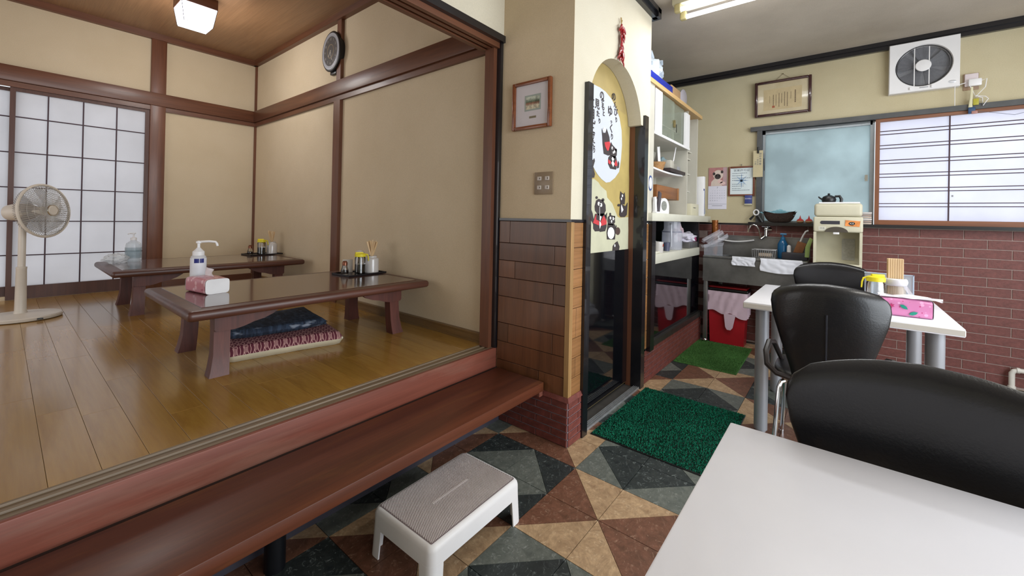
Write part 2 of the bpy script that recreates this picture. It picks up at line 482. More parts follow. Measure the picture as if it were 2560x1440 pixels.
# back wall
m = MB()
m.box(XB, XB + .1, -2.6, 2.2, -.08, 1.2); m.box(XB, XB + .1, .63, 2.2, 1.2, CE); m.box(XB, XB + .1, -2.6, .63, 2.115, CE); m.box(XB, XB + .1, -2.6, -2.1, 1.2, 2.115)
wall_east = struct(m.build('wall_east', M_KITWALL, smooth=False))
S('brick_bed', (XB - .003, XB, -2.55, YA + .2, 0, 1.176), M_GROUT, wall_east)
bm_ = cham('brick', .2430, .0660, .0045, .001, M_BRICK)   # local x along the wall, y up
bh_ = cham('brick', .119, .0665, .007, .0016, M_BRICK)
rotE = Matrix(((0, 0, -1), (-1, 0, 0), (0, 1, 0))).to_euler()
for r_ in range(16):
    zc = 1.1385 - .0725 * r_
    off = 0 if r_ % 2 == 0 else .1247
    k = 5
    while True:
        yc = -.0025 + .2494 * k - .1247 + off
        k -= 1
        if yc > YA + .1: continue
        if yc < -2.45: break
        link('brick', bm_, wall_east, (XB - .003, yc, zc), rotE)
S('trim_2', (XB - .012, XB, .63, YA + .35, 1.176, 1.192), M_BLACKTRIM)
# picture-frame rail round the dining ceiling
def cornice(x0, x1, y0, y1, name):
    m = MB(); m.box(x0, x1, y0, y1, 2.735, CE)
    if x1 - x0 > y1 - y0: m.box(x0, x1 - .02, y0 + .018, y1, 2.70, 2.735)
    else: m.box(x0 + .018, x1, y0, y1, 2.70, 2.735)
    struct(m.build(name, M_BLACKTRIM, smooth=False))
cornice(XC - .05, 3.06, YA - .05, YA, 'trim_3')
cornice(XB - .05, XB, -2.55, 2.0, 'trim_4')
S('trim_5', (XC - .05, XC, YA - .05, 1.605, 2.70, CE), M_BLACKTRIM)
S('trim_6', (3.0, 3.06, YA - .05, 2.0, 2.70, CE), M_BLACKTRIM)
# cupboard space beyond the counter
S('wall_pantry', (3.0, XB, 1.62, 1.68, 0, CE), plain('green_pantry_wall', '2f4a3c', .8))
S('floor.002', (1.99, XB, 1.6, 1.7, -.08, 0), M_JOINT)
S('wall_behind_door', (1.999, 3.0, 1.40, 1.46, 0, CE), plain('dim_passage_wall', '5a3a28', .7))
S('wall_arch_end', (2.93, 3.0, 1.213, 1.62, 0, CE), M_CREAM)

# wainscot on the partition: boards, corner bead, brick foot
W0, W1 = 1.136, 1.606
rows = [.256, .355, .465, .575, .733, .845, .947, 1.051, 1.181]
jo = {0: [1.30], 1: [], 2: [1.213, 1.523], 3: [], 4: [1.213], 5: [1.48], 6: [1.21], 7: [1.523]}
S('panel_bed', (XC - .002, XC, W0, W1, .25, 1.183), M_JOINT, wall_center)
for k in range(8):
    ys = [W0] + jo[k] + [W1]
    for a, b in zip(ys, ys[1:]):
        me = cham('board', b - a - .003, rows[k + 1] - rows[k] - .003, .007, .0012, M_PANELW)
        link('board', me, wall_center, (XC - .002, (a + b) / 2, (rows[k] + rows[k + 1]) / 2), rotE)
S('corner_bead', (XC - .010, XC + .022, YA - .010, W0, .25, 1.183), M_LTTRIM, wall_arch)
S('panel_bed', (XC + .02, 2.012, YA - .002, YA, .25, 1.183), M_JOINT, wall_arch)
rotS = (R(90), 0, 0)
rw = [.256, .349, .454, .56, .721, .83, .93, 1.045, 1.181]
for k in range(8):
    xs = [XC + .022, 2.012] if k not in (1, 3) else [XC + .022, XC + .062, 2.012]
    for a, b in zip(xs, xs[1:]):
        me = cham('board', b - a - .003, rw[k + 1] - rw[k] - .003, .007, .0012, M_PANELX)
        link('board', me, wall_arch, ((a + b) / 2, YA - .002, (rw[k] + rw[k + 1]) / 2), rotS)
for k in range(7):
    me = cham('board', .066, .128, .006, .0012, M_PANELX)
    link('board', me, wall_arch, (2.966, YA, .32 + .1315 * k), rotS)
S('trim_7', (XC - .014, XC, YA - .014, 1.606, 1.183, 1.197), M_BLACKTRIM)
S('trim_8', (XC, 2.012, YA - .014, YA, 1.183, 1.197), M_BLACKTRIM)
S('trim_9', (2.93, 3.0, YA - .008, YA, 1.183, 1.197), M_BLACKTRIM)
# brick feet
def small_bricks(parent, x0, x1, y, z1, rows, rz, out=.012):
    """rows of small bricks on a face; x runs along the face"""
    ph = z1 / rows
    for r_ in range(rows):
        x = x0 - (.1 if r_ % 2 else 0)
        while x < x1 - .01:
            a = max(x, x0); b = min(x + .2, x1); x += .2
            if b - a < .012: continue
            me = cham('brick', b - a - .005, ph - .006, .006, .0015, M_SBRICK)
            yield me, (a + b) / 2, ph * (r_ + .5)
S('brick_bed', (XC - .012, XC, YA - .012, 1.573, 0, .236), M_DGROUT, wall_center)
for me, u, z in small_bricks(None, YA - .012, 1.573, XC, .236, 6, 0):
    link('brick', me, wall_center, (XC - .012, u, z), rotE)
S('brick_bed', (XC, 2.012, YA - .012, YA, 0, .236), M_DGROUT, wall_arch)
for me, u, z in small_bricks(None, XC - .012, 2.012, YA, .236, 6, 0):
    link('brick', me, wall_arch, (u, YA - .012, z), rotS)
m = MB(); m.M = Matrix(); m.add([(XC - .024, YA - .024, .236), (XC - .024, 1.573, .236), (XC, 1.573, .236), (XC, YA - .024, .236), (XC - .012, YA - .012, .258), (XC - .012, 1.573, .258), (XC, 1.573, .258), (XC, YA - .012, .258)], [(0, 1, 2, 3), (4, 5, 6, 7), (0, 1, 5, 4), (1, 2, 6, 5), (2, 3, 7, 6), (3, 0, 4, 7)])
m.add([(XC, YA - .024, .236), (2.012, YA - .024, .236), (2.012, YA, .236), (XC, YA, .236), (XC, YA - .012, .258), (2.012, YA - .012, .258), (2.012, YA, .258), (XC, YA, .258)], [(0, 1, 2, 3), (4, 5, 6, 7), (0, 1, 5, 4), (1, 2, 6, 5), (2, 3, 7, 6), (3, 0, 4, 7)])
m.build('brick_cap', M_SBRICK, wall_arch, smooth=False)
# low brick wall under the serving counter
wall_counter = S('wall_counter', (2.93, 4.50, YA, YA + .09, 0, .262), M_DGROUT)
for me, u, z in small_bricks(None, 2.93, 4.50, YA, .24, 6, 0):
    link('brick', me, wall_counter, (u, YA, z), rotS)

# timber of the raised room: ceiling trim, rails (nageshi), posts, skirting
S('trim_10', (-1.9, XC, YN - .045, YN, 2.925, 2.985), M_DARK)
S('trim_11', (XC - .045, XC, 1.70, YN, 2.925, 2.985), M_DARKY)
def nageshi(name, x0, x1, y0, y1, ax, mat):
    m = MB()
    if ax == 'x': m.rbox(x0, x1, y0, y1, 2.258, 2.386, .003); m.box(x0, x1, y0 + .018, y1, 2.212, 2.256)
    else: m.rbox(x0, x1, y0, y1, 2.258, 2.386, .003); m.box(x0 + .018, x1, y0, y1, 2.212, 2.256)
    struct(m.build(name, mat))
nageshi('trim_12', -1.9, XC, YN - .04, YN, 'x', M_DARK)
nageshi('trim_13', XC - .04, XC, 1.73, YN, 'y', M_DARKY)
S('trim_14', (.927, 1.047, YN - .03, YN + .05, ZT, 2.985), M_DARKZ, r=.002)
S('trim_15', (XC - .022, XC, YN - .022, YN, ZT, 2.985), M_DARKZ)
S('trim_16', (XC - .03, XC, 3.466, 3.535, 2.386, 2.93), M_DARKZ)
S('trim_17', (XC - .03, XC, 3.466, 3.575, ZT, 2.212), M_DARKZ)
S('trim_18', (XC - .05, XC, 1.640, 1.712, ZT, 2.225), M_DARKZ)
S('trim_19', (XC - .022, XC + .0, 1.608, 1.640, ZT, 2.25), M_BLACKTRIM)
m = MB(); m.box(XC - .02, XC, 1.712, YN, ZT, ZT + .055); m.box(XC - .028, XC, 1.712, YN, ZT + .055, ZT + .062)
m.box(XC - .024, XC, 1.712, YN, ZT, ZT + .012)
struct(m.build('baseboard_1', wood('skirting_wood', '7d6038', '6a4f2b', 1, .4, .2, 3), smooth=False))
m = MB(); m.box(1.047, XC, YN - .02, YN, ZT, ZT + .065)
struct(m.build('baseboard_2', M_DARK, smooth=False))
m = MB(); m.box(-2.4, XC, 1.592, 1.606, 2.262, 2.29); m.box(-2.4, XC + .0, 1.592, 1.62, 2.25, 2.262)
struct(m.build('trim_20', M_BLACKTRIM, smooth=False))
m = MB(); m.box(-2.4, XC, 1.62, 1.645, 2.218, 2.26); m.box(-2.4, XC, 1.645, 1.665, 2.232, 2.26); m.box(-2.4, XC, 1.665, 1.685, 2.218, 2.26); m.box(-2.4, XC, 1.685, 1.705, 2.232, 2.26); m.box(-2.4, XC, 1.705, 1.735, 2.215, 2.26)
struct(m.build('trim_21', M_DARK, smooth=False))

# shoji screens of the raised room
def shoji(name, x0, x1, y, z0, z1, xs, zs, st=.032):
    t = bpy.data.objects.new(name, None); C.objects.link(t); t.location = (x0, y, z0); struct(t)
    def L(m, n, mt): m.v = [(a - x0, b - y, c - z0) for a, b, c in m.v]; return m.build(n, mt, t, smooth=False)
    for a, b in ((x0, x0 + st), (x1 - st, x1)):
        m = MB(); m.box(a, b, y - .015, y + .015, z0, z1); L(m, 'stile', M_SHOJIW)
    for a, b in ((z0, z0 + .11), (z1 - .03, z1)):
        m = MB(); m.box(x0 + st, x1 - st, y - .014, y + .014, a, b); L(m, 'rail', M_SHOJIW)
    for x in xs:
        m = MB(); m.box(x - .0045, x + .0045, y - .010, y + .002, z0 + .11, z1 - .03); L(m, 'muntin', M_KUMIKO)
    for z in zs:
        m = MB(); m.box(x0 + st, x1 - st, y - .0085, y + .002, z - .0045, z + .0045); L(m, 'muntin', M_KUMIKO)
    xx = [x0 + st] + list(xs) + [x1 - st]; zz = [z0 + .11] + list(zs) + [z1 - .03]
    for a, b in zip(xx, xx[1:]):
        for c, d in zip(zz, zz[1:]):
            m = MB(); m.box(a, b, y + .002, y + .003, c, d); L(m, 'paper', M_PAPER)
    return t
zs = [.793, 1.085, 1.372, 1.668, 1.968]
shoji('window_1', .036, .927, YN + .01, ZT + .002, 2.212, [.251, .466, .689], zs)
shoji('window_2', -.86, .072, YN + .045, ZT + .002, 2.212, [-.628, -.40, -.168], zs)
shoji('window_3', -1.9, -.82, YN + .01, ZT + .002, 2.212, [-1.6, -1.35, -1.1], zs)

# back wall windows: frosted sash and shoji screen in one frame
def at(n, boxes, mat, parent, base):
    m = MB()
    for b in boxes: m.box(*b)
    m.v = [(a - base[0], b - base[1], c - base[2]) for a, b, c in m.v]
    return m.build(n, mat, parent, smooth=False)
wb = (XB, .63, 1.2)
w4 = bpy.data.objects.new('window_4', None); C.objects.link(w4); w4.location = wb; struct(w4)
at('head', [(XB - .035, XB + .06, -2.1, .73, 2.115, 2.158)], M_GREYTRIM, w4, wb)
at('jamb', [(XB - .03, XB + .06, .63, .672, 1.2, 2.115)], M_GREYTRIM, w4, wb)
at('sill', [(XB - .075, XB + .08, -2.1, .73, 1.178, 1.205)], M_BLACKTRIM, w4, wb)
at('sash_frame', [(XB + .02, XB + .045, .606, .63, 1.205, 2.115), (XB + .02, XB + .045, -.215, -.185, 1.205, 2.115), (XB + .02, XB + .045, -.2, .63, 2.08, 2.115), (XB + .02, XB + .045, -.2, .63, 1.205, 1.222)], plain('aluminium_sash', '8f969b', .35, .6, .05), w4, wb)
at('pane', [(XB + .03, XB + .035, -.19, .61, 1.22, 2.085)], M_FROST, w4, wb)
at('latch', [(XB + .0, XB + .022, -.172, -.152, 1.585, 1.64), (XB - .012, XB + .006, -.168, -.150, 1.60, 1.615)], M_CHROME, w4, wb)
wb = (XB, -.22, 1.2)
w5 = bpy.data.objects.new('window_5', None); C.objects.link(w5); w5.location = wb; struct(w5)
SX0, SX1 = XB - .02, XB + .005
at('stile', [(SX0, SX1, -.247, -.218, 1.205, 2.115)], M_SHOJIR, w5, wb)
at('stile', [(SX0, SX1, -1.13, -1.10, 1.205, 2.115)], M_SHOJIR, w5, wb)
at('rail', [(SX0, SX1, -1.10, -.247, 1.205, 1.245)], wood('window_rail_wood', '8a5636', '71432a', 1, .45, .1, 3, .1, .05), w5, wb)
at('rail', [(SX0, SX1, -1.10, -.247, 2.088, 2.115)], MATS['window_rail_wood'], w5, wb)
at('muntin', [(XB - .012, XB, -.668, -.660, 1.245, 2.09)], M_KUMIKO, w5, wb)
zz = [1.359, 1.387, 1.487, 1.515, 1.612, 1.640, 1.729, 1.757, 1.858, 1.886, 1.979, 2.007]
for z in zz:
    at('muntin', [(XB - .010, XB, -1.10, -.247, z - .003, z + .003)], M_KUMIKO, w5, wb)
for a, b in ((-.66, -.247), (-1.10, -.668)):
    ze = [1.245] + zz + [2.088]
    for c, d in zip(ze, ze[1:]):
        at('paper', [(XB + 0, XB + .001, a, b, c, d)], M_PAPER2, w5, wb)
at('finger_pull', [(XB - .003, XB, -.690, -.680, 1.438, 1.452)], M_STEEL, w5, wb)
wb = (XB, -1.13, 1.2)
w6 = bpy.data.objects.new('window_6', None); C.objects.link(w6); w6.location = wb; struct(w6)
at('stile', [(XB + .008, XB + .03, -1.14, -1.11, 1.205, 2.115)], M_SHOJIR, w6, wb)
at('stile', [(XB + .008, XB + .03, -2.1, -2.07, 1.205, 2.115)], M_SHOJIR, w6, wb)
at('rail', [(XB + .008, XB + .03, -2.07, -1.14, 1.205, 1.245), (XB + .008, XB + .03, -2.07, -1.14, 2.088, 2.115)], MATS['window_rail_wood'], w6, wb)
at('paper', [(XB + .022, XB + .023, -2.07, -1.14, 1.245, 2.088)], M_PAPER2, w6, wb)
for z in zz: at('muntin', [(XB + .014, XB + .022, -2.07, -1.14, z - .003, z + .003)], M_KUMIKO, w6, wb)

# the sliding door with its painted sheet
ART = {
'moon':[[(2.222,2.022),(2.296,2.037),(2.375,2.04),(2.457,2.033),(2.545,2.007),(2.614,1.964),(2.676,1.908),(2.715,1.825),(2.726,1.725),(2.713,1.622),(2.687,1.534),(2.625,1.488),(2.548,1.452),(2.489,1.443),(2.42,1.461),(2.369,1.484),(2.338,1.503),(2.308,1.527),(2.302,1.563),(2.239,1.608),(2.219,1.649)]],
'hill':[[(2.21,1.433),(2.321,1.453),(2.381,1.436),(2.412,1.415),(2.496,1.388),(2.509,1.346),(2.587,1.311),(2.635,1.263),(2.672,1.224),(2.708,1.215),(2.86,1.222),(2.875,0.985),(2.22,0.975)]],
'animals':[[(2.375,1.339),(2.372,1.333),(2.363,1.329),(2.352,1.329),(2.343,1.332),(2.34,1.337),(2.343,1.342),(2.351,1.346),(2.362,1.347),(2.371,1.344)],[(2.467,1.328),(2.463,1.322),(2.453,1.318),(2.44,1.317),(2.43,1.321),(2.426,1.326),(2.429,1.333),(2.44,1.337),(2.452,1.338),(2.463,1.334)],[(2.351,1.319),(2.333,1.282),(2.339,1.255),(2.39,1.224),(2.451,1.223),(2.491,1.259),(2.484,1.297),(2.447,1.324),(2.385,1.332)],[(2.34,1.235),(2.318,1.174),(2.32,1.142),(2.345,1.124),(2.404,1.125),(2.414,1.12),(2.487,1.124),(2.507,1.155),(2.504,1.212),(2.471,1.24)],[(2.286,1.265),(2.268,1.245),(2.274,1.209),(2.319,1.169),(2.327,1.196),(2.309,1.237)],[(2.511,1.248),(2.477,1.226),(2.507,1.205)],[(2.52,1.217),(2.557,1.233),(2.625,1.224),(2.636,1.184),(2.605,1.162),(2.528,1.167),(2.516,1.193)],[(2.572,1.238),(2.569,1.233),(2.562,1.23),(2.553,1.229),(2.546,1.232),(2.543,1.238),(2.545,1.243),(2.552,1.246),(2.561,1.246),(2.569,1.243)],[(2.637,1.22),(2.635,1.215),(2.628,1.212),(2.619,1.212),(2.612,1.215),(2.61,1.219),(2.612,1.224),(2.619,1.227),(2.627,1.227),(2.634,1.224)],[(2.522,1.174),(2.508,1.117),(2.516,1.069),(2.638,1.065),(2.648,1.115),(2.634,1.169)],[(2.636,1.144),(2.651,1.167),(2.663,1.154),(2.647,1.127)],[(2.714,1.401),(2.705,1.356),(2.721,1.311),(2.789,1.311),(2.797,1.36),(2.785,1.398),(2.771,1.385),(2.736,1.39)],[(2.715,1.316),(2.701,1.235),(2.726,1.22),(2.793,1.221),(2.831,1.237),(2.842,1.329),(2.805,1.299)],[(2.716,1.303),(2.711,1.298),(2.7,1.294),(2.685,1.293),(2.673,1.296),(2.668,1.301),(2.672,1.307),(2.684,1.311),(2.699,1.311),(2.711,1.308)],[(2.6,0.984),(2.606,1.022),(2.645,1.043),(2.68,1.053),(2.717,1.013),(2.707,0.984)],[(2.406,1.786),(2.427,1.76),(2.464,1.766),(2.48,1.797),(2.523,1.748),(2.53,1.715),(2.54,1.63),(2.507,1.623),(2.444,1.627),(2.425,1.689),(2.418,1.735)],[(2.549,1.72),(2.531,1.691),(2.527,1.667),(2.54,1.63),(2.607,1.617),(2.641,1.643),(2.643,1.673),(2.616,1.689),(2.57,1.704)],[(2.644,1.679),(2.641,1.673),(2.633,1.668),(2.623,1.667),(2.615,1.669),(2.612,1.675),(2.614,1.681),(2.622,1.686),(2.632,1.687),(2.64,1.685)],[(2.513,1.612),(2.51,1.569),(2.544,1.541),(2.634,1.543),(2.655,1.59),(2.63,1.632),(2.54,1.63)],[(2.668,1.609),(2.685,1.594),(2.68,1.561),(2.645,1.552),(2.655,1.58)],[(2.212,1.604),(2.268,1.594),(2.297,1.567),(2.316,1.582),(2.326,1.566),(2.304,1.527),(2.329,1.484),(2.321,1.461),(2.219,1.447)],[(2.214,2.002),(2.232,1.998),(2.252,1.972),(2.225,1.957)],[(2.251,1.012),(2.258,1.012),(2.258,0.979),(2.251,0.979)],[(2.23,1.003),(2.285,1.001),(2.285,0.993),(2.23,0.996)]],
'brown':[[(2.724,1.121),(2.717,1.105),(2.696,1.095),(2.671,1.096),(2.65,1.106),(2.641,1.122),(2.648,1.138),(2.668,1.148),(2.694,1.148),(2.715,1.138)]],
'red':[[(2.355,1.235),(2.313,1.178),(2.392,1.162),(2.396,1.19),(2.356,1.199)],[(2.461,1.228),(2.505,1.188),(2.501,1.169),(2.423,1.158),(2.42,1.188)],[(2.449,1.702),(2.525,1.719),(2.536,1.706),(2.516,1.66),(2.495,1.653),(2.462,1.676)],[(2.508,1.599),(2.553,1.588),(2.542,1.568),(2.512,1.574)],[(2.603,1.579),(2.631,1.61),(2.656,1.575),(2.621,1.564)]],
'white':[[(2.4,1.224),(2.425,1.218),(2.413,1.192),(2.401,1.195)],[(2.399,1.188),(2.409,1.189),(2.425,1.169),(2.405,1.139),(2.398,1.165)],[(2.399,1.301),(2.397,1.293),(2.389,1.288),(2.379,1.288),(2.371,1.292),(2.368,1.299),(2.37,1.307),(2.378,1.312),(2.388,1.313),(2.396,1.308)],[(2.433,1.294),(2.431,1.287),(2.423,1.282),(2.412,1.281),(2.404,1.286),(2.401,1.293),(2.404,1.3),(2.411,1.305),(2.422,1.306),(2.43,1.301)],[(2.624,1.109),(2.619,1.091),(2.605,1.078),(2.584,1.07),(2.561,1.071),(2.54,1.079),(2.525,1.093),(2.519,1.111),(2.524,1.128),(2.537,1.142),(2.557,1.149),(2.581,1.149),(2.602,1.141),(2.618,1.127)],[(2.572,1.211),(2.569,1.206),(2.563,1.202),(2.555,1.202),(2.548,1.205),(2.545,1.211),(2.547,1.217),(2.554,1.22),(2.562,1.22),(2.569,1.217)],[(2.615,1.207),(2.612,1.201),(2.606,1.197),(2.597,1.197),(2.59,1.201),(2.588,1.207),(2.59,1.214),(2.596,1.218),(2.605,1.218),(2.612,1.214)],[(2.586,1.189),(2.584,1.183),(2.58,1.179),(2.573,1.179),(2.568,1.183),(2.566,1.189),(2.568,1.194),(2.573,1.198),(2.579,1.198),(2.584,1.194)],[(2.728,1.309),(2.764,1.272),(2.733,1.25),(2.724,1.286)],[(2.754,1.371),(2.752,1.365),(2.747,1.361),(2.74,1.36),(2.734,1.364),(2.732,1.37),(2.734,1.376),(2.739,1.38),(2.746,1.38),(2.752,1.377)],[(2.738,1.349),(2.736,1.343),(2.732,1.34),(2.726,1.339),(2.721,1.342),(2.718,1.348),(2.72,1.353),(2.725,1.357),(2.731,1.357),(2.736,1.354)],[(2.644,1.023),(2.642,1.017),(2.638,1.014),(2.632,1.014),(2.627,1.018),(2.625,1.024),(2.627,1.03),(2.631,1.033),(2.637,1.033),(2.642,1.029)],[(2.573,1.624),(2.596,1.608),(2.581,1.596),(2.603,1.579),(2.584,1.555),(2.555,1.579),(2.572,1.595),(2.557,1.608)],[(2.574,1.683),(2.572,1.676),(2.567,1.672),(2.56,1.671),(2.554,1.674),(2.552,1.68),(2.554,1.686),(2.559,1.691),(2.566,1.692),(2.571,1.689)],[(2.593,1.655),(2.591,1.65),(2.587,1.646),(2.58,1.645),(2.575,1.647),(2.573,1.652),(2.575,1.658),(2.58,1.661),(2.586,1.662),(2.591,1.66)],[(2.612,1.663),(2.61,1.656),(2.606,1.652),(2.599,1.651),(2.594,1.654),(2.592,1.66),(2.593,1.667),(2.598,1.671),(2.605,1.672),(2.61,1.669)],[(2.466,1.785),(2.462,1.775),(2.451,1.767),(2.437,1.764),(2.425,1.768),(2.421,1.777),(2.424,1.787),(2.435,1.795),(2.449,1.798),(2.461,1.794)],[(2.395,1.284),(2.399,1.285),(2.403,1.225),(2.397,1.224)]],
'pupil':[[(2.4,1.298),(2.399,1.295),(2.396,1.293),(2.392,1.293),(2.389,1.295),(2.388,1.297),(2.389,1.3),(2.392,1.301),(2.395,1.301),(2.398,1.3)],[(2.413,1.295),(2.412,1.293),(2.409,1.291),(2.405,1.291),(2.402,1.292),(2.401,1.295),(2.402,1.297),(2.405,1.299),(2.408,1.299),(2.412,1.298)],[(2.568,1.211),(2.568,1.21),(2.565,1.209),(2.563,1.209),(2.56,1.21),(2.56,1.211),(2.56,1.213),(2.562,1.214),(2.565,1.214),(2.567,1.213)],[(2.6,1.207),(2.599,1.206),(2.597,1.205),(2.594,1.204),(2.592,1.206),(2.591,1.207),(2.592,1.209),(2.594,1.21),(2.597,1.21),(2.599,1.209)],[(2.57,1.68),(2.569,1.678),(2.567,1.677),(2.564,1.676),(2.562,1.677),(2.561,1.679),(2.561,1.68),(2.564,1.682),(2.566,1.682),(2.569,1.681)],[(2.601,1.658),(2.6,1.656),(2.598,1.654),(2.595,1.654),(2.593,1.655),(2.592,1.656),(2.593,1.658),(2.595,1.659),(2.598,1.66),(2.6,1.659)]],
'text':[('の',2.58,2.027,0.048),('ん',2.603,1.977,0.037),('び',2.614,1.93,0.044),('り',2.623,1.88,0.03),('ゆ',2.526,1.916,0.06),('っ',2.546,1.855,0.024),('く',2.548,1.807,0.05),('り',2.561,1.754,0.034),('の',2.404,1.992,0.05),('せ',2.416,1.958,0.035),('も',2.423,1.922,0.034),('と',2.433,1.884,0.028),('見',2.342,1.922,0.052),('た',2.354,1.865,0.033),('り',2.376,1.824,0.028),('仕',2.258,1.925,0.066),('見',2.272,1.831,0.079),('上',2.28,1.758,0.045),('げ',2.291,1.714,0.043),('た',2.298,1.67,0.042),('り',2.311,1.629,0.029)],
}
bd = (2.066, 1.24, 0)
door = bpy.data.objects.new('door_1', None); C.objects.link(door); door.location = bd; struct(door)
at('leaf', [(2.0, 2.869, 1.215, 1.24, .02, 2.26)], M_GOLD, door, bd)
at('black_panel', [(2.0, 2.866, 1.206, 1.215, .03, .99)], M_DGLASS, door, bd)
at('handle', [(2.075, 2.083, 1.200, 1.206, .72, .90)], M_STEEL, door, bd)
at('jamb_post', [(2.012, 2.068, 1.092, 1.16, 0, 1.958)], M_BLACKTRIM, door, bd)
at('jamb_post', [(2.869, 2.932, 1.100, 1.118, 0, 1.95), (2.866, 2.869, 1.100, 1.175, 0, 1.876)], M_BLACKTRIM, door, bd)
at('jamb_lining', [(2.866, 2.869, 1.175, 1.214, 0, 1.876)], M_DARKZ, door, bd)
at('track', [(2.066, 2.869, 1.108, 1.150, 0, .006)] + [(2.066, 2.869, y, y + .004, .006, .014) for y in (1.110, 1.122, 1.134, 1.146)], plain('aluminium_track', 'b4b6b8', .35, .7, .15, 20), door, bd)
at('threshold', [(2.066, 2.869, 1.150, 1.24, 0, .004)], plain('grimy_threshold', '3b3835', .7, 0, .2), door, bd)
def flat_art(name, polys, mat, y, th=.0004):
    m = MB(); m.M = Matrix(((1, 0, 0, -bd[0]), (0, 0, 1, -bd[1]), (0, 1, 0, -bd[2]), (0, 0, 0, 1)))
    for p in polys: m.prism(p, y - th, y)
    return m.build(name, mat, door, smooth=False)
flat_art('painted_sheet', [[(2.07, .99), (2.866, .99), (2.866, 1.5), (2.84, 1.8), (2.80, 1.95), (2.07, 1.99)]], plain('painted_gold_sheet', 'aa965a', .65, 0, .15, 4), 1.2145, .002)
flat_art('painted_moon', ART['moon'], plain('painted_white', 'c3c8d2', .6, 0, .03, 4), 1.2115)
flat_art('painted_hill', ART['hill'], plain('painted_cream', 'bdbca2', .65, 0, .10, 5), 1.2115)
flat_art('painted_brown', ART['brown'], plain('painted_brown', '4d3a35', .6), 1.2105)
flat_art('painted_animals', ART['animals'], plain('painted_black', '3a3334', .6, 0, .15, 30), 1.2100)
flat_art('painted_vests', ART['red'], plain('painted_red', 'c03a3f', .6), 1.2090)
flat_art('painted_eyes', ART['white'], plain('painted_bright_white', 'e6e6e6', .6), 1.2080)
flat_art('painted_pupils', ART['pupil'], MATS['painted_black'], 1.2070)
m = MB()
for ch, x, z, h in ART['text']:
    M = frame((x - bd[0], 1.2095 - bd[1], z - bd[2]), (1, 0, 0), (0, 0, 1))
    text(m, ch, h * 1.30, M, bold=.0016)
m.build('calligraphy', MATS['painted_black'], door, smooth=False)
# ------------------------------------------------------------------ raised room furniture
def make_zataku(label, loc):
    t = thing('low_table', label, 'table', loc, 0, 'low lacquered tables in the raised room')
    m = MB(); m.rbox(-.66, .66, -.43, .43, .302, .348, .020, 4); m.build('tabletop', M_TABLEE, t)
    m = MB(); m.rbox(-.595, .595, -.365, .365, .346, .3505, .002, 1); m.build('inset_panel', M_TABLE, t)
    for sx in (-1, 1):
        for sy in (-1, 1):
            secs = [(.488, .252, .036, .030, .30), (.487, .250, .034, .029, .20), (.490, .256, .034, .030, .10), (.498, .264, .038, .033, .03), (.503, .270, .041, .035, 0)]
            m = MB(); vs = []; fs = []
            for cx, cy, hx, hy, z in secs:
                for a, b in ((-1, -1), (1, -1), (1, 1), (-1, 1)): vs.append((sx * cx + a * hx, sy * cy + b * hy, z))
            for i in range(len(secs) - 1):
                for k in range(4): fs.append((i * 4 + k, i * 4 + (k + 1) % 4, i * 4 + 4 + (k + 1) % 4, i * 4 + 4 + k))
            fs += [(0, 1, 2, 3), (16, 17, 18, 19)]
            m.add(vs, fs); m.build('leg', M_TABLEG, t, ang=30)
            # carved bracket along the long side
            m = MB(); m.M = Matrix(((sx, 0, 0, 0), (0, 0, 1, 0), (0, 1, 0, 0), (0, 0, 0, 1)))
            pr = [(.525, .302), (.525, .222), (.515, .214), (.44, .214), (.40, .222), (.36, .236), (.31, .246), (.27, .262), (.235, .285), (.228, .302)]
            y0 = sy * .272; m.prism(pr, min(y0, sy * .302), max(y0, sy * .302)); m.build('bracket', M_TABLEG, t, smooth=False)
            m = MB(); m.box(sx * .47 - .02, sx * .47 + .02, min(0, sy * .26), max(0, sy * .26), .262, .302); m.build('crossbar', M_TABLEG, t, smooth=False)
    return t
zat1 = make_zataku('dark lacquered low table with the pink tissue pack and white pump bottle on it', (1.165, 2.595, ZT))
zat2 = dup(zat1, (1.150, 4.37, ZT), 0, 'dark lacquered low table beside the paper screens with the clear bottle on it')

def loft(mb, path, fn): pass
# floor cushions
def cushion(name, label, loc, rz, sx, sy, h, mat, edge, sag=0, nz=1):
    t = thing(name, label, 'cushion', loc, rz)
    def top(sgn):
        def f(u, v):
            x = (u - .5) * 2; y = (v - .5) * 2
            ex = max(0, 1 - abs(x) ** 9) ** .45; ey = max(0, 1 - abs(y) ** 9) ** .45
            pin = 1 - .05 * (1 - x * x) * abs(y) ** 6
            pin2 = 1 - .05 * (1 - y * y) * abs(x) ** 6
            z = h * .42 + sgn * h * .5 * (ex * ey) ** .5 + sag * x * x - .008 * max(0, 1 - (x * x + y * y) * 4) * (sgn > 0)
            if sgn < 0: z = max(z, 0.001)
            return (x * sx / 2 * pin2, y * sy / 2 * pin, z + .002 * noise.noise(Vector((x * 3, y * 3, nz))))
        return f
    m = MB(); m.grid(top(1), 27, 27); m.build('cover', mat, t, ang=80)
    m = MB(); m.grid(top(-1), 27, 27); m.build('underside', edge, t, ang=80)
    for a, b in ((-1, -1), (1, -1), (1, 1), (-1, 1)):
        m = MB(); m.sph((a * sx * .475, b * sy * .475, h * .42), .009, 8, 6); m.build('corner_tassel', edge, t)
    return t
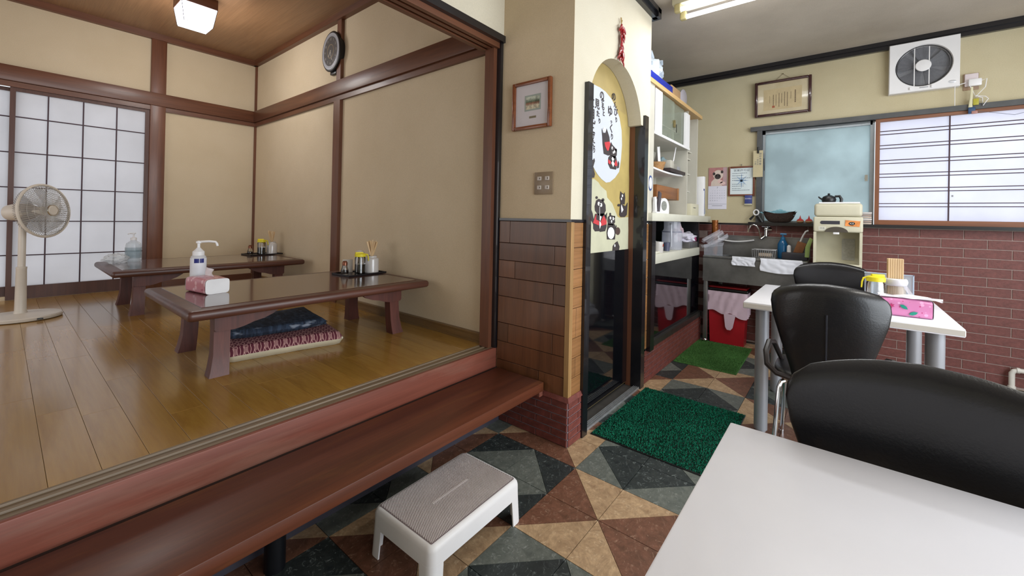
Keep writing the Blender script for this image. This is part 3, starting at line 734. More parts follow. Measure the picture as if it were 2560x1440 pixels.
def zabuton_mat():
    t = Mt('red_zabuton_cloth')
    mp = t.n.new('ShaderNodeMapping'); t.l.new(t.tc.outputs['Object'], mp.inputs[0])
    sp = t.n.new('ShaderNodeSeparateXYZ'); t.l.new(mp.outputs[0], sp.inputs[0])
    def mth(op, a, b=None):
        n = t.n.new('ShaderNodeMath'); n.operation = op
        for k, v in enumerate((a, b)):
            if v is None: continue
            if isinstance(v, bpy.types.NodeSocket): t.l.new(v, n.inputs[k])
            else: n.inputs[k].default_value = v
        return n.outputs[0]
    yz = mth('ADD', sp.outputs[1], mth('MULTIPLY', sp.outputs[2], -1.2))
    ph = mth('MULTIPLY', yz, 2 * PI / .052)
    wob = mth('MULTIPLY', mth('SINE', ph), .0042)
    X = mth('MULTIPLY', sp.outputs[0], 1 / .0235)
    cell = mth('SUBTRACT', X, mth('FLOOR', X))
    par = mth('MODULO', mth('ABSOLUTE', mth('FLOOR', X)), 2)
    sg = mth('SUBTRACT', mth('MULTIPLY', par, 2), 1)
    off = mth('MULTIPLY', mth('MULTIPLY', wob, sg), 1 / .0235)
    d = mth('ABSOLUTE', mth('SUBTRACT', mth('ADD', cell, off), .5))
    line = mth('LESS_THAN', mth('ABSOLUTE', mth('SUBTRACT', d, .34)), .055)
    line2 = mth('LESS_THAN', mth('ABSOLUTE', mth('SUBTRACT', d, .12)), mth('MULTIPLY', mth('GREATER_THAN', mth('MULTIPLY', mth('SINE', ph), sg), .45), .05))
    f = mth('MAXIMUM', line, line2)
    t.col(t.mix(srgb('5a1f2e'), srgb('cfa39c'), f)); t.set(rough=.8)
    t.bump(t.noise(300, 2), .15, .002)
    return t.m
def kasuri_mat():
    t = Mt('navy_kasuri_cloth'); w = t.noise(60, 3, .6, (1, .25, .25)); s = t.noise(26, 2, .6, (.4, 1, 1))
    c = t.ramp(w, [(.42, srgb('1f2838')), (.62, srgb('39475c'))]); c = t.mix(c, srgb('a5adba'), t.ramp(s, [(.62, (0, 0, 0)), (.72, (.6, .6, .6))]))
    t.col(c); t.set(rough=.85); return t.m
M_OFFCLOTH = plain('unbleached_cloth', 'cfc6ac', .85)
cushion('floor_cushion', 'burgundy floor cushion with pale wave pattern lying under the low table', (1.075, 2.675, ZT), R(-11), .60, .60, .088, zabuton_mat(), M_OFFCLOTH)
cushion('floor_cushion', 'navy woven floor cushion lying on top of the burgundy one', (1.06, 2.76, ZT + .080), R(-9), .54, .46, .050, kasuri_mat(), kasuri_mat(), .012, 4)

# standing electric fan
t = thing('floor_fan', 'beige pedestal fan standing in front of the paper screens', 'fan', (.10, 4.50, ZT))
FB = plain('fan_beige_plastic', 'cbc2b5', .4, 0, .05, 6)
m = MB(); m.lathe([(.17, 0), (.188, .006), (.19, .022), (.183, .030), (.12, .036), (.05, .042)], 40)
m.v = [(x * 1.08, y * .98, z) for x, y, z in m.v]; m.build('base', FB, t)
m = MB(); m.rbox(.07, .10, -.19, -.165, .012, .02, .003); m.build('switch', M_BLACKM, t)
m = MB(); m.lathe([(.036, .036), (.029, .06), (.026, .35), (.027, .352), (.027, .365), (.019, .367), (.019, .68)], 20); m.build('pole', FB, t)
n_ = Vector((.715, -.69, .08)).normalized(); ux = Vector((0, 0, 1)).cross(n_).normalized(); uy = n_.cross(ux)
HC = Vector((0, 0, .752))
Mf = Matrix(((ux.x, uy.x, n_.x, HC.x), (ux.y, uy.y, n_.y, HC.y), (ux.z, uy.z, n_.z, HC.z), (0, 0, 0, 1)))
m = MB(); m.M = Mf; m.lathe([(.03, -.10), (.052, -.085), (.058, -.05), (.058, .04), (.045, .065), (.02, .07)], 24); m.build('motor_housing', FB, t)
m = MB(); m.rbox(-.022, .022, -.022, .022, .66, .72, .006); m.build('neck', FB, t)
m = MB(); m.M = Mf
m.tube([(.183 * math.cos(a), .183 * math.sin(a), .135) for a in [2 * PI * k / 40 for k in range(40)]], .0085, 8, closed=True)
m.build('guard_ring', FB, t)
m = MB(); m.M = Mf
for k in range(72):
    a = 2 * PI * k / 72; ca, sa = math.cos(a), math.sin(a)
    m.tube([(.04 * ca, .04 * sa, .185), (.10 * ca, .10 * sa, .182), (.15 * ca, .15 * sa, .168), (.182 * ca, .182 * sa, .138)], .0017, 4, caps=False)
    m.tube([(.05 * ca, .05 * sa, .068), (.13 * ca, .13 * sa, .072), (.17 * ca, .17 * sa, .095), (.182 * ca, .182 * sa, .132)], .0017, 4, caps=False)
for r_, z_ in ((.08, .184), (.12, .178), (.155, .166)):
    m.tube([(r_ * math.cos(a), r_ * math.sin(a), z_) for a in [2 * PI * k / 32 for k in range(32)]], .0011, 4, closed=True)
tag(m.build('wire_guard', plain('fan_wire', 'a8a39b', .4), t), None, None, kind='stuff')
m = MB(); m.M = Mf; m.lathe([(.034, .178), (.034, .188), (.03, .192)], 24); m.build('guard_badge', FB, t)
m = MB(); m.M = Mf; m.tube([(.037 * math.cos(a), .037 * math.sin(a), .187) for a in [2 * PI * k / 28 for k in range(28)]], .004, 6, closed=True); m.build('badge_rim', M_CHROME, t)
for k in range(5):
    m = MB(); m.M = Mf @ Matrix.Rotation(2 * PI * k / 5, 4, 'Z')
    def bl(u, v):
        r_ = .03 + u * .128; a = (v - .5) * (1.05 - .25 * abs(u - .6)) + u * .3
        return (r_ * math.cos(a), r_ * math.sin(a), .115 + (v - .5) * .045)
    m.grid(bl, 8, 6); m.build('blade', film('fan_blade_plastic', '8f8a88', .55, .3), t, ang=80)
m = MB(); m.M = Mf; m.lathe([(.03, .08), (.032, .13), (.02, .145)], 20); m.build('blade_hub', FB, t)

# table-top condiments
M_YEL = plain('yellow_cap_plastic', 'e3d327', .4, 0, .03)
M_SOY = plain('soy_sauce', '120a08', .1, 0, 0)
M_CER = plain('white_ceramic', 'c9c4c0', .18, 0, .03, 8, .5)
M_STICK = wood('chopstick_wood', 'e6caa2', 'd3b182', 2, .6, 0, 6, .15, 0)
M_TRAY = plain('black_tray', '17141a', .3, 0, .1)
def tray(loc, rz, label, sx=.26, sy=.19):
    m = MB(); m.rbox(-sx / 2, sx / 2, -sy / 2, sy / 2, 0, .004, .0015, 1)
    for b in ((-sx / 2, sx / 2, -sy / 2, -sy / 2 + .006), (-sx / 2, sx / 2, sy / 2 - .006, sy / 2), (-sx / 2, -sx / 2 + .006, -sy / 2, sy / 2), (sx / 2 - .006, sx / 2, -sy / 2, sy / 2)): m.box(*b, .002, .012)
    o = m.build('tray', M_TRAY); o.location = loc; o.rotation_euler = (0, 0, rz); return tag(o, label, 'tray')
def soy(loc, rz, label, h=.115, r=.031, fill=.5, mat=None, name='soy_sauce_bottle'):
    t = thing(name, label, 'bottle', loc, rz)
    m = MB(); m.lathe([(r, 0), (r, h * .78), (r * .9, h * .84), (r * .88, h * .87)], 20, cap1=False); m.lathe([(r - .002, .003), (r - .002, h * .78), (r * .86, h * .86)], 20, cap1=False)
    m.build('glass_body', M_GLASS, t)
    m = MB(); m.lathe([(r - .0025, .004), (r - .0025, .004 + h * .74 * fill)], 20); m.build('sauce', mat or M_SOY, t)
    m = MB(); m.lathe([(r * 1.02, h * .84), (r * 1.04, h * .97), (r * .8, h), (r * .3, h * 1.02)], 20)
    m.rbox(-r * .9, r * .5, -r * .3, r * .3, h * .99, h * 1.06, .002)
    m.tube([(r * .6, 0, h * .98), (r * 1.35, 0, h * .92), (r * 1.5, 0, h * .80), (r * 1.55, 0, h * .62)], [.005, .005, .0042, .0035], 8); m.build('pourer_cap', M_YEL, t)
    return t
def shaker(loc, label, cat='shaker', h=.095):
    t = thing('spice_shaker', label, cat, loc)
    m = MB(); m.lathe([(.024, 0), (.027, .01), (.026, .028), (.017, h * .62), (.016, h * .68)], 18); m.build('glass_body', M_GLASS, t)
    m = MB(); m.lathe([(.0235, .003), (.0245, .012), (.023, .026)], 18); m.build('spice', plain('dark_spice', '2b1a14', .8), t)
    m = MB(); m.lathe([(.018, h * .66), (.019, h * .86), (.012, h)], 18); m.build('lid', plain('copper_lid', '7a4a35', .3, .6), t)
    return t
def chop_jar(loc, where, n=9, fan=1.0, mat=None, r=.04, h=.095, up=.12, seed=1):
    t = thing('chopstick_jar', 'white ceramic chopstick jar ' + where, 'jar', loc)
    m = MB(); m.lathe([(r * .9, 0), (r, .006), (r, h * .78), (r * .93, h * .86), (r * .72, h * .90), (r * .72, h), (r * .62, h), (r * .6, h * .88), (r * .9, h * .8), (r * .9, .01)], 24); m.build('body', mat or M_CER, t)
    rr = random.Random(seed)
    proto = MB(); proto.M = Matrix(); proto.add([(a * .0032, b * .0024, 0) for a, b in ((-1, -1), (1, -1), (1, 1), (-1, 1))] + [(a * .0042, b * .003, .2) for a, b in ((-1, -1), (1, -1), (1, 1), (-1, 1))], [(0, 1, 2, 3), (4, 5, 6, 7), (0, 1, 5, 4), (1, 2, 6, 5), (2, 3, 7, 6), (3, 0, 4, 7)])
    me = proto.mesh('chopstick', M_STICK, smooth=False)
    for k in range(n):
        a = 2 * PI * k / n + rr.uniform(-.2, .2); q = rr.uniform(.5, 1)
        tx = -math.sin(a) * .20 * fan * q; ty = math.cos(a) * .20 * fan * q
        bx = -math.cos(a + PI / 2) * r * .35 * q * fan; by = -math.sin(a + PI / 2) * r * .35 * q * fan
        s = (h + up) / .2 * rr.uniform(.95, 1.03)
        o = link('chopstick', me, None, (loc[0] + bx, loc[1] + by, loc[2] + .012), None, (1, 1, s))
        o.rotation_euler = (-ty * 1, tx * 1, rr.uniform(0, 3)) if False else Vector((tx, ty, 1)).to_track_quat('Z', 'X').to_euler()
        tag(o, 'wooden chopstick in the white jar ' + where, 'chopstick', 'chopsticks in the jar ' + where)
    return t
Z1 = ZT + .3505
def condiments(cx, cy, where, full=True, sd=1):
    tray((cx, cy, Z1), R(4), 'black tray ' + where, .31, .21)
    zz_ = Z1 + .004
    soy((cx - .025, cy - .045, zz_), R(-20), 'yellow-capped soy sauce bottle ' + where, .15, .037, .62)
    chop_jar((cx + .078, cy - .030, zz_), where, 12, 1.6, r=.050, h=.125, up=.105, seed=sd)
    shaker((cx - .105, cy + .02, zz_), 'small glass spice shaker with coppery lid ' + where)
W1_ = 'on the nearer low table'; W2_ = 'on the low table by the paper screens'
condiments(1.650, 2.74, W1_)
condiments(1.70, 4.66, W2_, sd=5)
m = MB(); m.M = Matrix.Rotation(R(-8), 4, 'X'); m.rbox(-.035, .035, -.001, .001, 0, .095, .0008, 1)
o = m.build('menu_card', plain('menu_card_paper', 'c9c2b8', .6)); o.location = (1.61, 2.835, Z1 + .004); o.rotation_euler = (0, 0, R(-25)); tag(o, 'small white menu card standing behind the spice shaker', 'card')
t = thing('sugar_pot', 'small white lidded pot behind the soy sauce bottle', 'pot', (1.70, 2.825, Z1 + .004))
m = MB(); m.lathe([(.018, 0), (.024, .01), (.024, .13), (.02, .14)], 20); m.build('body', M_CER, t)
m = MB(); m.lathe([(.034, .14), (.034, .146), (.02, .158), (.005, .162)], 20); m.build('lid', M_CER, t)

# pump bottle and tissue pack on the nearer low table
t = thing('pump_bottle', 'white pump bottle with a navy label band on the nearer low table', 'bottle', (.705, 2.83, Z1), R(-35))
m = MB(); m.lathe([(.034, 0), (.0375, .006), (.0375, .165), (.034, .178), (.026, .186)], 28); m.build('body', film('milky_bottle_plastic', 'd8d8dc', .85, .25), t)
m = MB(); m.lathe([(.038, .055), (.038, .168)], 28, cap0=False, cap1=False); m.build('label', plain('white_label', 'dcdde4', .5), t)
m = MB()
for a0, a1 in ((-1.72, -1.12), (-1.05, -.50)):
    m.grid(lambda u, v: (.0385 * math.cos(a0 + (a1 - a0) * u), .0385 * math.sin(a0 + (a1 - a0) * u), .143 + .024 * v), 8, 2)
m.build('label_band', plain('navy_print', '1d2470', .5), t)
m = MB(); m.lathe([(.028, .184), (.028, .205), (.022, .210), (.012, .222), (.009, .226), (.007, .228), (.007, .250), (.013, .252), (.013, .262), (.005, .266)], 20)
m.tube([(0, 0, .259), (.05, 0, .262), (.082, 0, .259), (.088, 0, .25), (.092, 0, .236)], .0062, 8); m.build('pump', M_WHITEP, t)
def pattern_mat(name, base, spots, scale=26, seed=0):
    t = Mt(name); c = srgb(base)
    for k, (sc, th) in enumerate(spots):
        mp = t.n.new('ShaderNodeMapping'); t.l.new(t.tc.outputs['Object'], mp.inputs[0]); mp.inputs['Location'].default_value = (k * 3.1 + seed, k * 1.7, k)
        v = t.n.new('ShaderNodeTexVoronoi'); t.l.new(mp.outputs[0], v.inputs[0]); v.inputs['Scale'].default_value = scale * (1 + .25 * k)
        f = t.ramp(v.outputs['Distance'], [(th, (1, 1, 1)), (th + .04, (0, 0, 0))])
        c = t.mix(c, srgb(sc), f)
    t.col(c); t.set(rough=.3, coat=.3); MATS[name] = t.m; return t.m
def tissue(name, label, loc, rz, sx, sy, h, mat, endmat, tis, tilt=.06):
    t = thing(name, label, 'tissues', loc, rz)
    m = MB()
    def body(u, v):
        a = 2 * PI * u; x = (v - .5) * sx
        cy = math.copysign(abs(math.cos(a)) ** .35, math.cos(a)); cz = math.copysign(abs(math.sin(a)) ** .35, math.sin(a))
        w = 1 + .02 * noise.noise(Vector((v * 5, cy * 2, cz * 2)))
        bulge = 1 + .16 * (1 - (2 * v - 1) ** 2) * (1 if cz > 0 else 0)
        return (x, cy * sy / 2 * w, max(0.0005, h / 2 + cz * h / 2 * bulge * w))
    m.grid(body, 36, 16, closeu=True); m.build('wrapper', mat, t, ang=60)
    for s_ in (-1, 1):
        m = MB(); vs = [(s_ * sx / 2, 0, h / 2)] ; N = 36
        for k in range(N):
            p = body(k / N, 0 if s_ < 0 else 1); vs.append((s_ * (sx / 2 + .004), p[1], p[2]))
        for k in range(N):
            p = vs[1 + k]; q = .55; vs.append((s_ * (sx / 2 + .003 + .004 * noise.noise(Vector((k, s_, 2)))), p[1] * q, h / 2 + (p[2] - h / 2) * q))
        fs = [(1 + k, 1 + (k + 1) % N, 1 + N + (k + 1) % N, 1 + N + k) for k in range(N)] + [(0, 1 + N + k, 1 + N + (k + 1) % N) for k in range(N)]
        m.add(vs, fs); m.build('end_fold', endmat, t, ang=40)
    m = MB()
    def tf(u, v):
        return ((u - .5) * tis[0] * (1 - .3 * v), .012 * math.sin(u * 7 + v * 3) * v - .01 + tis[2] * v, h * 1.08 + tis[1] * v * (1 - .5 * abs(u - .75)) - .003)
    m.grid(tf, 12, 8); m.build('tissue', plain('tissue_paper', 'e8e4e8', .8), t, ang=80)
    return t
tissue('tissue_pack', 'pink soft tissue pack with a white end on the nearer low table', (.705, 2.66, Z1), R(100), .20, .115, .078,
       pattern_mat('pink_wrapper', 'c8818d', [('e3b4bb', .3), ('a6455a', .18)], 28), M_WHITEP, (.09, .05, 0))
# things on the far low table
t = thing('pump_bottle', 'clear gel pump bottle on the low table by the paper screens', 'bottle', (.70, 4.60, Z1), R(20))
m = MB(); m.lathe([(.048, 0), (.052, .01), (.052, .12), (.046, .155), (.02, .175), (.018, .182)], 24); m.build('body', film('gel_bottle', 'c5d0d6', .38, .06), t)
m = MB(); m.lathe([(.044, .006), (.046, .10)], 24); m.build('gel', film('clear_gel', 'b9cfd8', .2, .1), t)
m = MB(); m.lathe([(.053, .03), (.053, .12)], 24, cap0=False, cap1=False); m.build('label', film('teal_label', '4f7f8e', .3, .3), t)
m = MB(); m.lathe([(.02, .18), (.02, .20), (.008, .204), (.005, .206), (.005, .23), (.013, .232), (.013, .24)], 16); m.tube([(0, 0, .236), (-.03, 0, .237), (-.04, 0, .23)], .005, 8); m.build('pump', M_WHITEP, t)
def crumple(mb, c, r, amp, seed=0, nu=28, nv=20, flat=True):
    def f(u, v):
        a = 2 * PI * u; b = PI * (v - .5)
        d = Vector((math.cos(b) * math.cos(a), math.cos(b) * math.sin(a), math.sin(b)))
        k = 1 + amp * noise.noise(d * 2.2 + Vector((seed, 0, 0))) * 2 + amp * .6 * noise.noise(d * 6 + Vector((0, seed, 0)))
        z = c[2] + d.z * r[2] * k
        if flat: z = max(z, c[2] - r[2] * .93)
        return (c[0] + d.x * r[0] * k, c[1] + d.y * r[1] * k, z)
    return mb.grid(f, nu, nv, closeu=True)
m = MB(); crumple(m, (0, 0, .036), (.075, .05, .04), .22, 3)
o = m.build('plastic_wrap', film('clear_wrap', 'd5dadd', .5, .1), ang=25); o.location = (.585, 4.54, Z1); tag(o, 'crumpled clear plastic wrap beside the clear gel bottle', 'wrap')

# wall clock and ceiling lamp
t = thing('wall_clock', 'round black wall clock above the long timber rail', 'clock', (XC - .018, 3.60, 2.66))
t.scale = (.6, 1, 1)
Mk = Matrix(((0, 0, -1, 0), (-1, 0, 0, 0), (0, 1, 0, 0), (0, 0, 0, 1)))
def clk(prof, name, mat, n=40, **k):
    m = MB(); m.M = Mk; m.lathe(prof, n); m.v = [(x, y, z * 1.12) for x, y, z in m.v]; return m.build(name, mat, t, **k)
clk([(.150, -.03), (.158, .01), (.162, .05), (.155, .06), (.148, .062)], 'case', M_BLACKM)
clk([(.146, .062), (.146, .0628)], 'chapter_ring', plain('silver_ring', 'a3a6ae', .4, .2))
clk([(.118, .0628), (.118, .0634)], 'dial', plain('dark_dial', '3a3430', .35))
m = MB(); m.M = Mk
m.tube([(.055 * math.cos(a), .055 * math.sin(a) * 1.1, .063) for a in [2 * PI * k / 30 for k in range(30)]], .004, 6, closed=True); m.build('brass_ring', plain('old_brass', '9c8a66', .3, .6), t)
for k in range(12):
    a = PI / 2 - 2 * PI * k / 12
    m = MB(); text(m, str(k or 12), .03, Mk @ Matrix.Translation((.098 * math.cos(a), .108 * math.sin(a), .0640))); m.build('numeral', plain('pale_numeral', 'b5aea0', .5), t, smooth=False)
for a, L, w in ((-2.2, .055, .006), (-1.3, .085, .0045)):
    m = MB(); m.M = Mk @ Matrix.Rotation(a, 4, 'Z'); m.box(-.01, L, -w / 2, w / 2, .064, .066); m.build('hand', plain('clock_hand', 'd8d2c4', .4), t, smooth=False)
m = MB(); m.M = Mk; m.sph((0, 0, .055), (.145, .16, .022), 24, 10); m.build('dome_glass', film('clock_crystal', 'a9b4bd', .12, .04), t)
m = MB(); m.rbox(-.02, .03, -.05, .05, -.20, -.17, .006); m.build('bottom_lug', M_BLACKM, t)

t = thing('ceiling_lamp', 'square white lantern lamp on the veneer ceiling', 'lamp', (1.005, 4.27, 2.985))
m = MB(); m.rbox(-.125, .125, -.125, .125, -.085, 0, .004); m.build('base', M_DARK, t)
def frus(m, a, b, z0, z1): m.add([(-a, -a, z0), (a, -a, z0), (a, a, z0), (-a, a, z0), (-b, -b, z1), (b, -b, z1), (b, b, z1), (-b, b, z1)], [(0, 1, 2, 3), (0, 1, 5, 4), (1, 2, 6, 5), (2, 3, 7, 6), (3, 0, 4, 7), (4, 5, 6, 7)])
m = MB(); frus(m, .098, .12, -.232, -.086); m.build('shade', emit('lamp_shade_glow', 'f3f1ff', 5.5), t, smooth=False)
for a, b in (((-1, -1), (1, -1)), ((1, -1), (1, 1)), ((1, 1), (-1, 1)), ((-1, 1), (-1, -1))):
    m = MB(); m.cyl((a[0] * .099, a[1] * .099, -.233), (b[0] * .099, b[1] * .099, -.233), .0022, n=6); m.build('frame_bar', M_BLACKM, t)
    m = MB(); m.cyl((a[0] * .099, a[1] * .099, -.233), (a[0] * .1215, a[1] * .1215, -.086), .0022, n=6); m.build('frame_bar', M_BLACKM, t)
ld = bpy.data.lights.new('lamp_bulb', 'POINT'); ld.energy = 21; ld.shadow_soft_size = .2; ld.color = (1, .97, .92)
lo = bpy.data.objects.new('lamp_bulb', ld); C.objects.link(lo); lo.location = (1.005, 4.27, 2.62)

# ------------------------------------------------------------------ front of house
t = thing('step_bench', 'long red-brown wooden step bench along the raised floor', 'bench', (0, 1.43, 0))
m = MB(); m.rbox(-2.3, XC - .026, -.180, .155, .262, .311, .004); m.build('seat_board', M_BENCH, t)
m = MB(); m.rbox(XC - .058, XC - .026, -.175, -.145, .235, .262, .003); m.build('end_cleat', M_KAM, t)
for x in (.60, -1.2):
    m = MB(); m.cyl((x, .05, 0), (x, .05, .262), .033, n=20); m.build('leg', plain('black_painted_pipe', '16171c', .35, .3), t)

# step stool
t = thing('step_stool', 'white plastic step stool with a ribbed grey top before the bench', 'stool', (1.078, 1.135, 0), R(.8))
SXh, SYh, SH = .232, .157, .165
def rrect(a, b, r, n=5):
    out = []
    for cx, cy, a0 in ((a - r, b - r, 0), (-a + r, b - r, 90), (-a + r, -b + r, 180), (a - r, -b + r, 270)):
        for k in range(n + 1):
            q = R(a0 + 90 * k / n); out.append((cx + r * math.cos(q), cy + r * math.sin(q)))
    return out
m = MB(); lv = [(-.006, SH - .068), (0.0, SH - .067), (-.001, SH - .02), (-.0035, SH - .010), (-.009, SH - .003), (-.016, SH - .0002), (-.05, SH)]
vs = []
for d_, z_ in lv: vs += [(x, y, z_) for x, y in rrect(SXh + d_, SYh + d_, .026 + min(0, d_) * .5)]
nn_ = 24
m.add(vs, [(j * nn_ + k, j * nn_ + (k + 1) % nn_, (j + 1) * nn_ + (k + 1) % nn_, (j + 1) * nn_ + k) for j in range(len(lv) - 1) for k in range(nn_)] + [tuple(range((len(lv) - 1) * nn_, len(lv) * nn_))])
m.build('shell', M_WHITEP, t)
for sx in (-1, 1):
    for sy in (-1, 1):
        m = MB(); vs = []
        c = (sx * SXh, sy * SYh)
        # L shaped leg that follows the corner
        pl_ = [(-.055, 0)] + [(-.026 + .026 * math.cos(q), -.026 + .026 * math.sin(q)) for q in (PI / 2, PI * .4, PI * .3, PI * .2, PI * .1, 0)] + [(0, -.055), (-.006, -.055), (-.007, -.028), (-.028, -.007), (-.055, -.006)]
        pts = [(c[0] + sx * p[0], c[1] + sy * p[1]) for p in pl_]
        pts2 = [(c[0] + sx * (p[0] * .93 + .004), c[1] + sy * (p[1] * .93 + .004)) for p in pl_]
        n = len(pl_)
        m.add([(p[0], p[1], SH - .060) for p in pts] + [(p[0], p[1], 0) for p in pts2], [tuple(range(n)), tuple(range(n, 2 * n))] + [(k, (k + 1) % n, n + (k + 1) % n, n + k) for k in range(n)])
        m.build('leg', M_WHITEP, t, ang=30)
m = MB(); m.rbox(-SXh + .018, SXh - .018, -SYh + .018, SYh - .018, SH - .004, SH + .001, .006, 3, only='z'); m.build('top_pad', plain('stool_pad_groove', '7d7072', .7), t)
m = MB(); nr = 62; ct, st_ = math.cos(R(62)), math.sin(R(62)); AX, AY = SXh - .021, SYh - .021
for k in range(-70, 71):
    d = k * .0052
    # ribs run slantwise across the pad: clip the line  x*st - y*ct = d  to the pad
    ps = []
    for x in (-AX, AX):
        y = (x * st_ - d) / ct
        if abs(y) <= AY: ps.append((x, y))
    for y in (-AY, AY):
        x = (d + y * ct) / st_
        if abs(x) < AX: ps.append((x, y))
    if len(ps) >= 2 and math.dist(ps[0], ps[1]) > .01:
        p, q = Vector(ps[0]), Vector(ps[1]); dr = (q - p).normalized(); nn = Vector((-dr.y, dr.x)) * .0019
        m.add([(p.x - nn.x, p.y - nn.y, SH + .0005), (q.x - nn.x, q.y - nn.y, SH + .0005), (q.x, q.y, SH + .0026), (p.x, p.y, SH + .0026), (p.x + nn.x, p.y + nn.y, SH + .0005), (q.x + nn.x, q.y + nn.y, SH + .0005)], [(0, 1, 2, 3), (3, 2, 5, 4)])
tag(m.build('ribs', plain('stool_pad_rib', 'ece7e7', .6, 0, .08, 14), t, smooth=False), None, None, kind='stuff')
m = MB(); m.box(-.09, .09, -.004, .004, SH, SH + .0030); m.build('raised_strip', plain('stool_pad_rib2', 'bdb5b4', .6), t, smooth=False)

# mats
def mat_mat(name, c1, c2):
    t = Mt(name); n = t.noise(130, 3, .7); b = t.noise(3.5, 3, .6)
    c = t.ramp(n, [(.32, srgb(c1)), (.68, srgb(c2))])
    t.col(t.mix(c, t.ramp(b, [(.3, (.75, .75, .75, 1)), (.7, (1.15, 1.15, 1.15, 1))]), 1, 'MULTIPLY')); t.set(rough=.95, spec=.1); t.bump(n, .9, .006); return t.m
M_MAT1 = mat_mat('green_loop_pile', '125240', '258a68'); M_MAT2 = mat_mat('green_turf', '33522a', '578646')
t = thing('door_mat', 'dark green pile mat in front of the painted sliding door', 'mat', (2.498, .765, 0))
m = MB(); m.rbox(-.415, .415, -.318, .315, 0, .006, .002, 1); m.build('backing', M_BLACKM, t)
rr = random.Random(3); m = MB()
for i in range(150):
    for j in range(115):
        x = -.410 + .82 * (i + rr.random()) / 150; y = -.312 + .622 * (j + rr.random()) / 115; h_ = rr.uniform(.010, .015); a = rr.uniform(0, 6.28); w = .0042
        m.v += [(x - w * math.cos(a), y - w * math.sin(a), .005), (x + w * math.cos(a), y + w * math.sin(a), .005), (x + rr.uniform(-.004, .004), y + rr.uniform(-.004, .004), h_)]
        b = len(m.v) - 3; m.f.append((b, b + 1, b + 2))
tag(m.build('pile', M_MAT1, t, smooth=False), None, None, kind='stuff')
t = thing('door_mat', 'lighter green turf mat in front of the sink', 'mat', (4.04, .878, 0), R(1))
m = MB(); m.rbox(-.413, .413, -.242, .238, 0, .008, .002, 1); m.build('backing', M_MAT2, t)
m = MB()
for i in range(100):
    for j in range(60):
        x = -.41 + .82 * (i + rr.random()) / 100; y = -.238 + .472 * (j + rr.random()) / 60; h_ = rr.uniform(.011, .016); a = rr.uniform(0, 6.28); w = .004
        m.v += [(x - w * math.cos(a), y - w * math.sin(a), .007), (x + w * math.cos(a), y + w * math.sin(a), .007), (x, y, h_)]
        b = len(m.v) - 3; m.f.append((b, b + 1, b + 2))
tag(m.build('pile', M_MAT2, t, smooth=False), None, None, kind='stuff')

# dining tables
def dining_table(label, x0, x1, y0, y1, h=.745):
    cx, cy = (x0 + x1) / 2, (y0 + y1) / 2; a, b = (x1 - x0) / 2, (y1 - y0) / 2
    t = thing('dining_table', label, 'table', (cx, cy, 0), 0, 'white dining tables')
    m = MB(); m.rbox(-a, a, -b, b, h - .038, h, .004, 2); m.build('tabletop', M_WHITE, t)
    m = MB(); m.rbox(-a - .001, a + .001, -b - .001, b + .001, h - .034, h - .005, .003, 1); m.build('edge_band', M_TOPEDGE, t)
    for sx in (-1, 1):
        for sy in (-1, 1):
            m = MB(); x, y = sx * (a - .085), sy * (b - .085); m.cyl((x, y, .012), (x, y, h - .038), .0345, n=28); m.cyl((x, y, 0), (x, y, .014), .026, n=20); m.build('leg', M_GREYLEG, t)
    return t
dining_table('white square dining table nearest the camera', .18, 1.05, -.70, .192)
dining_table('white square dining table with the pink floral tissue pack on it', 2.688, 3.565, -.436, .436)

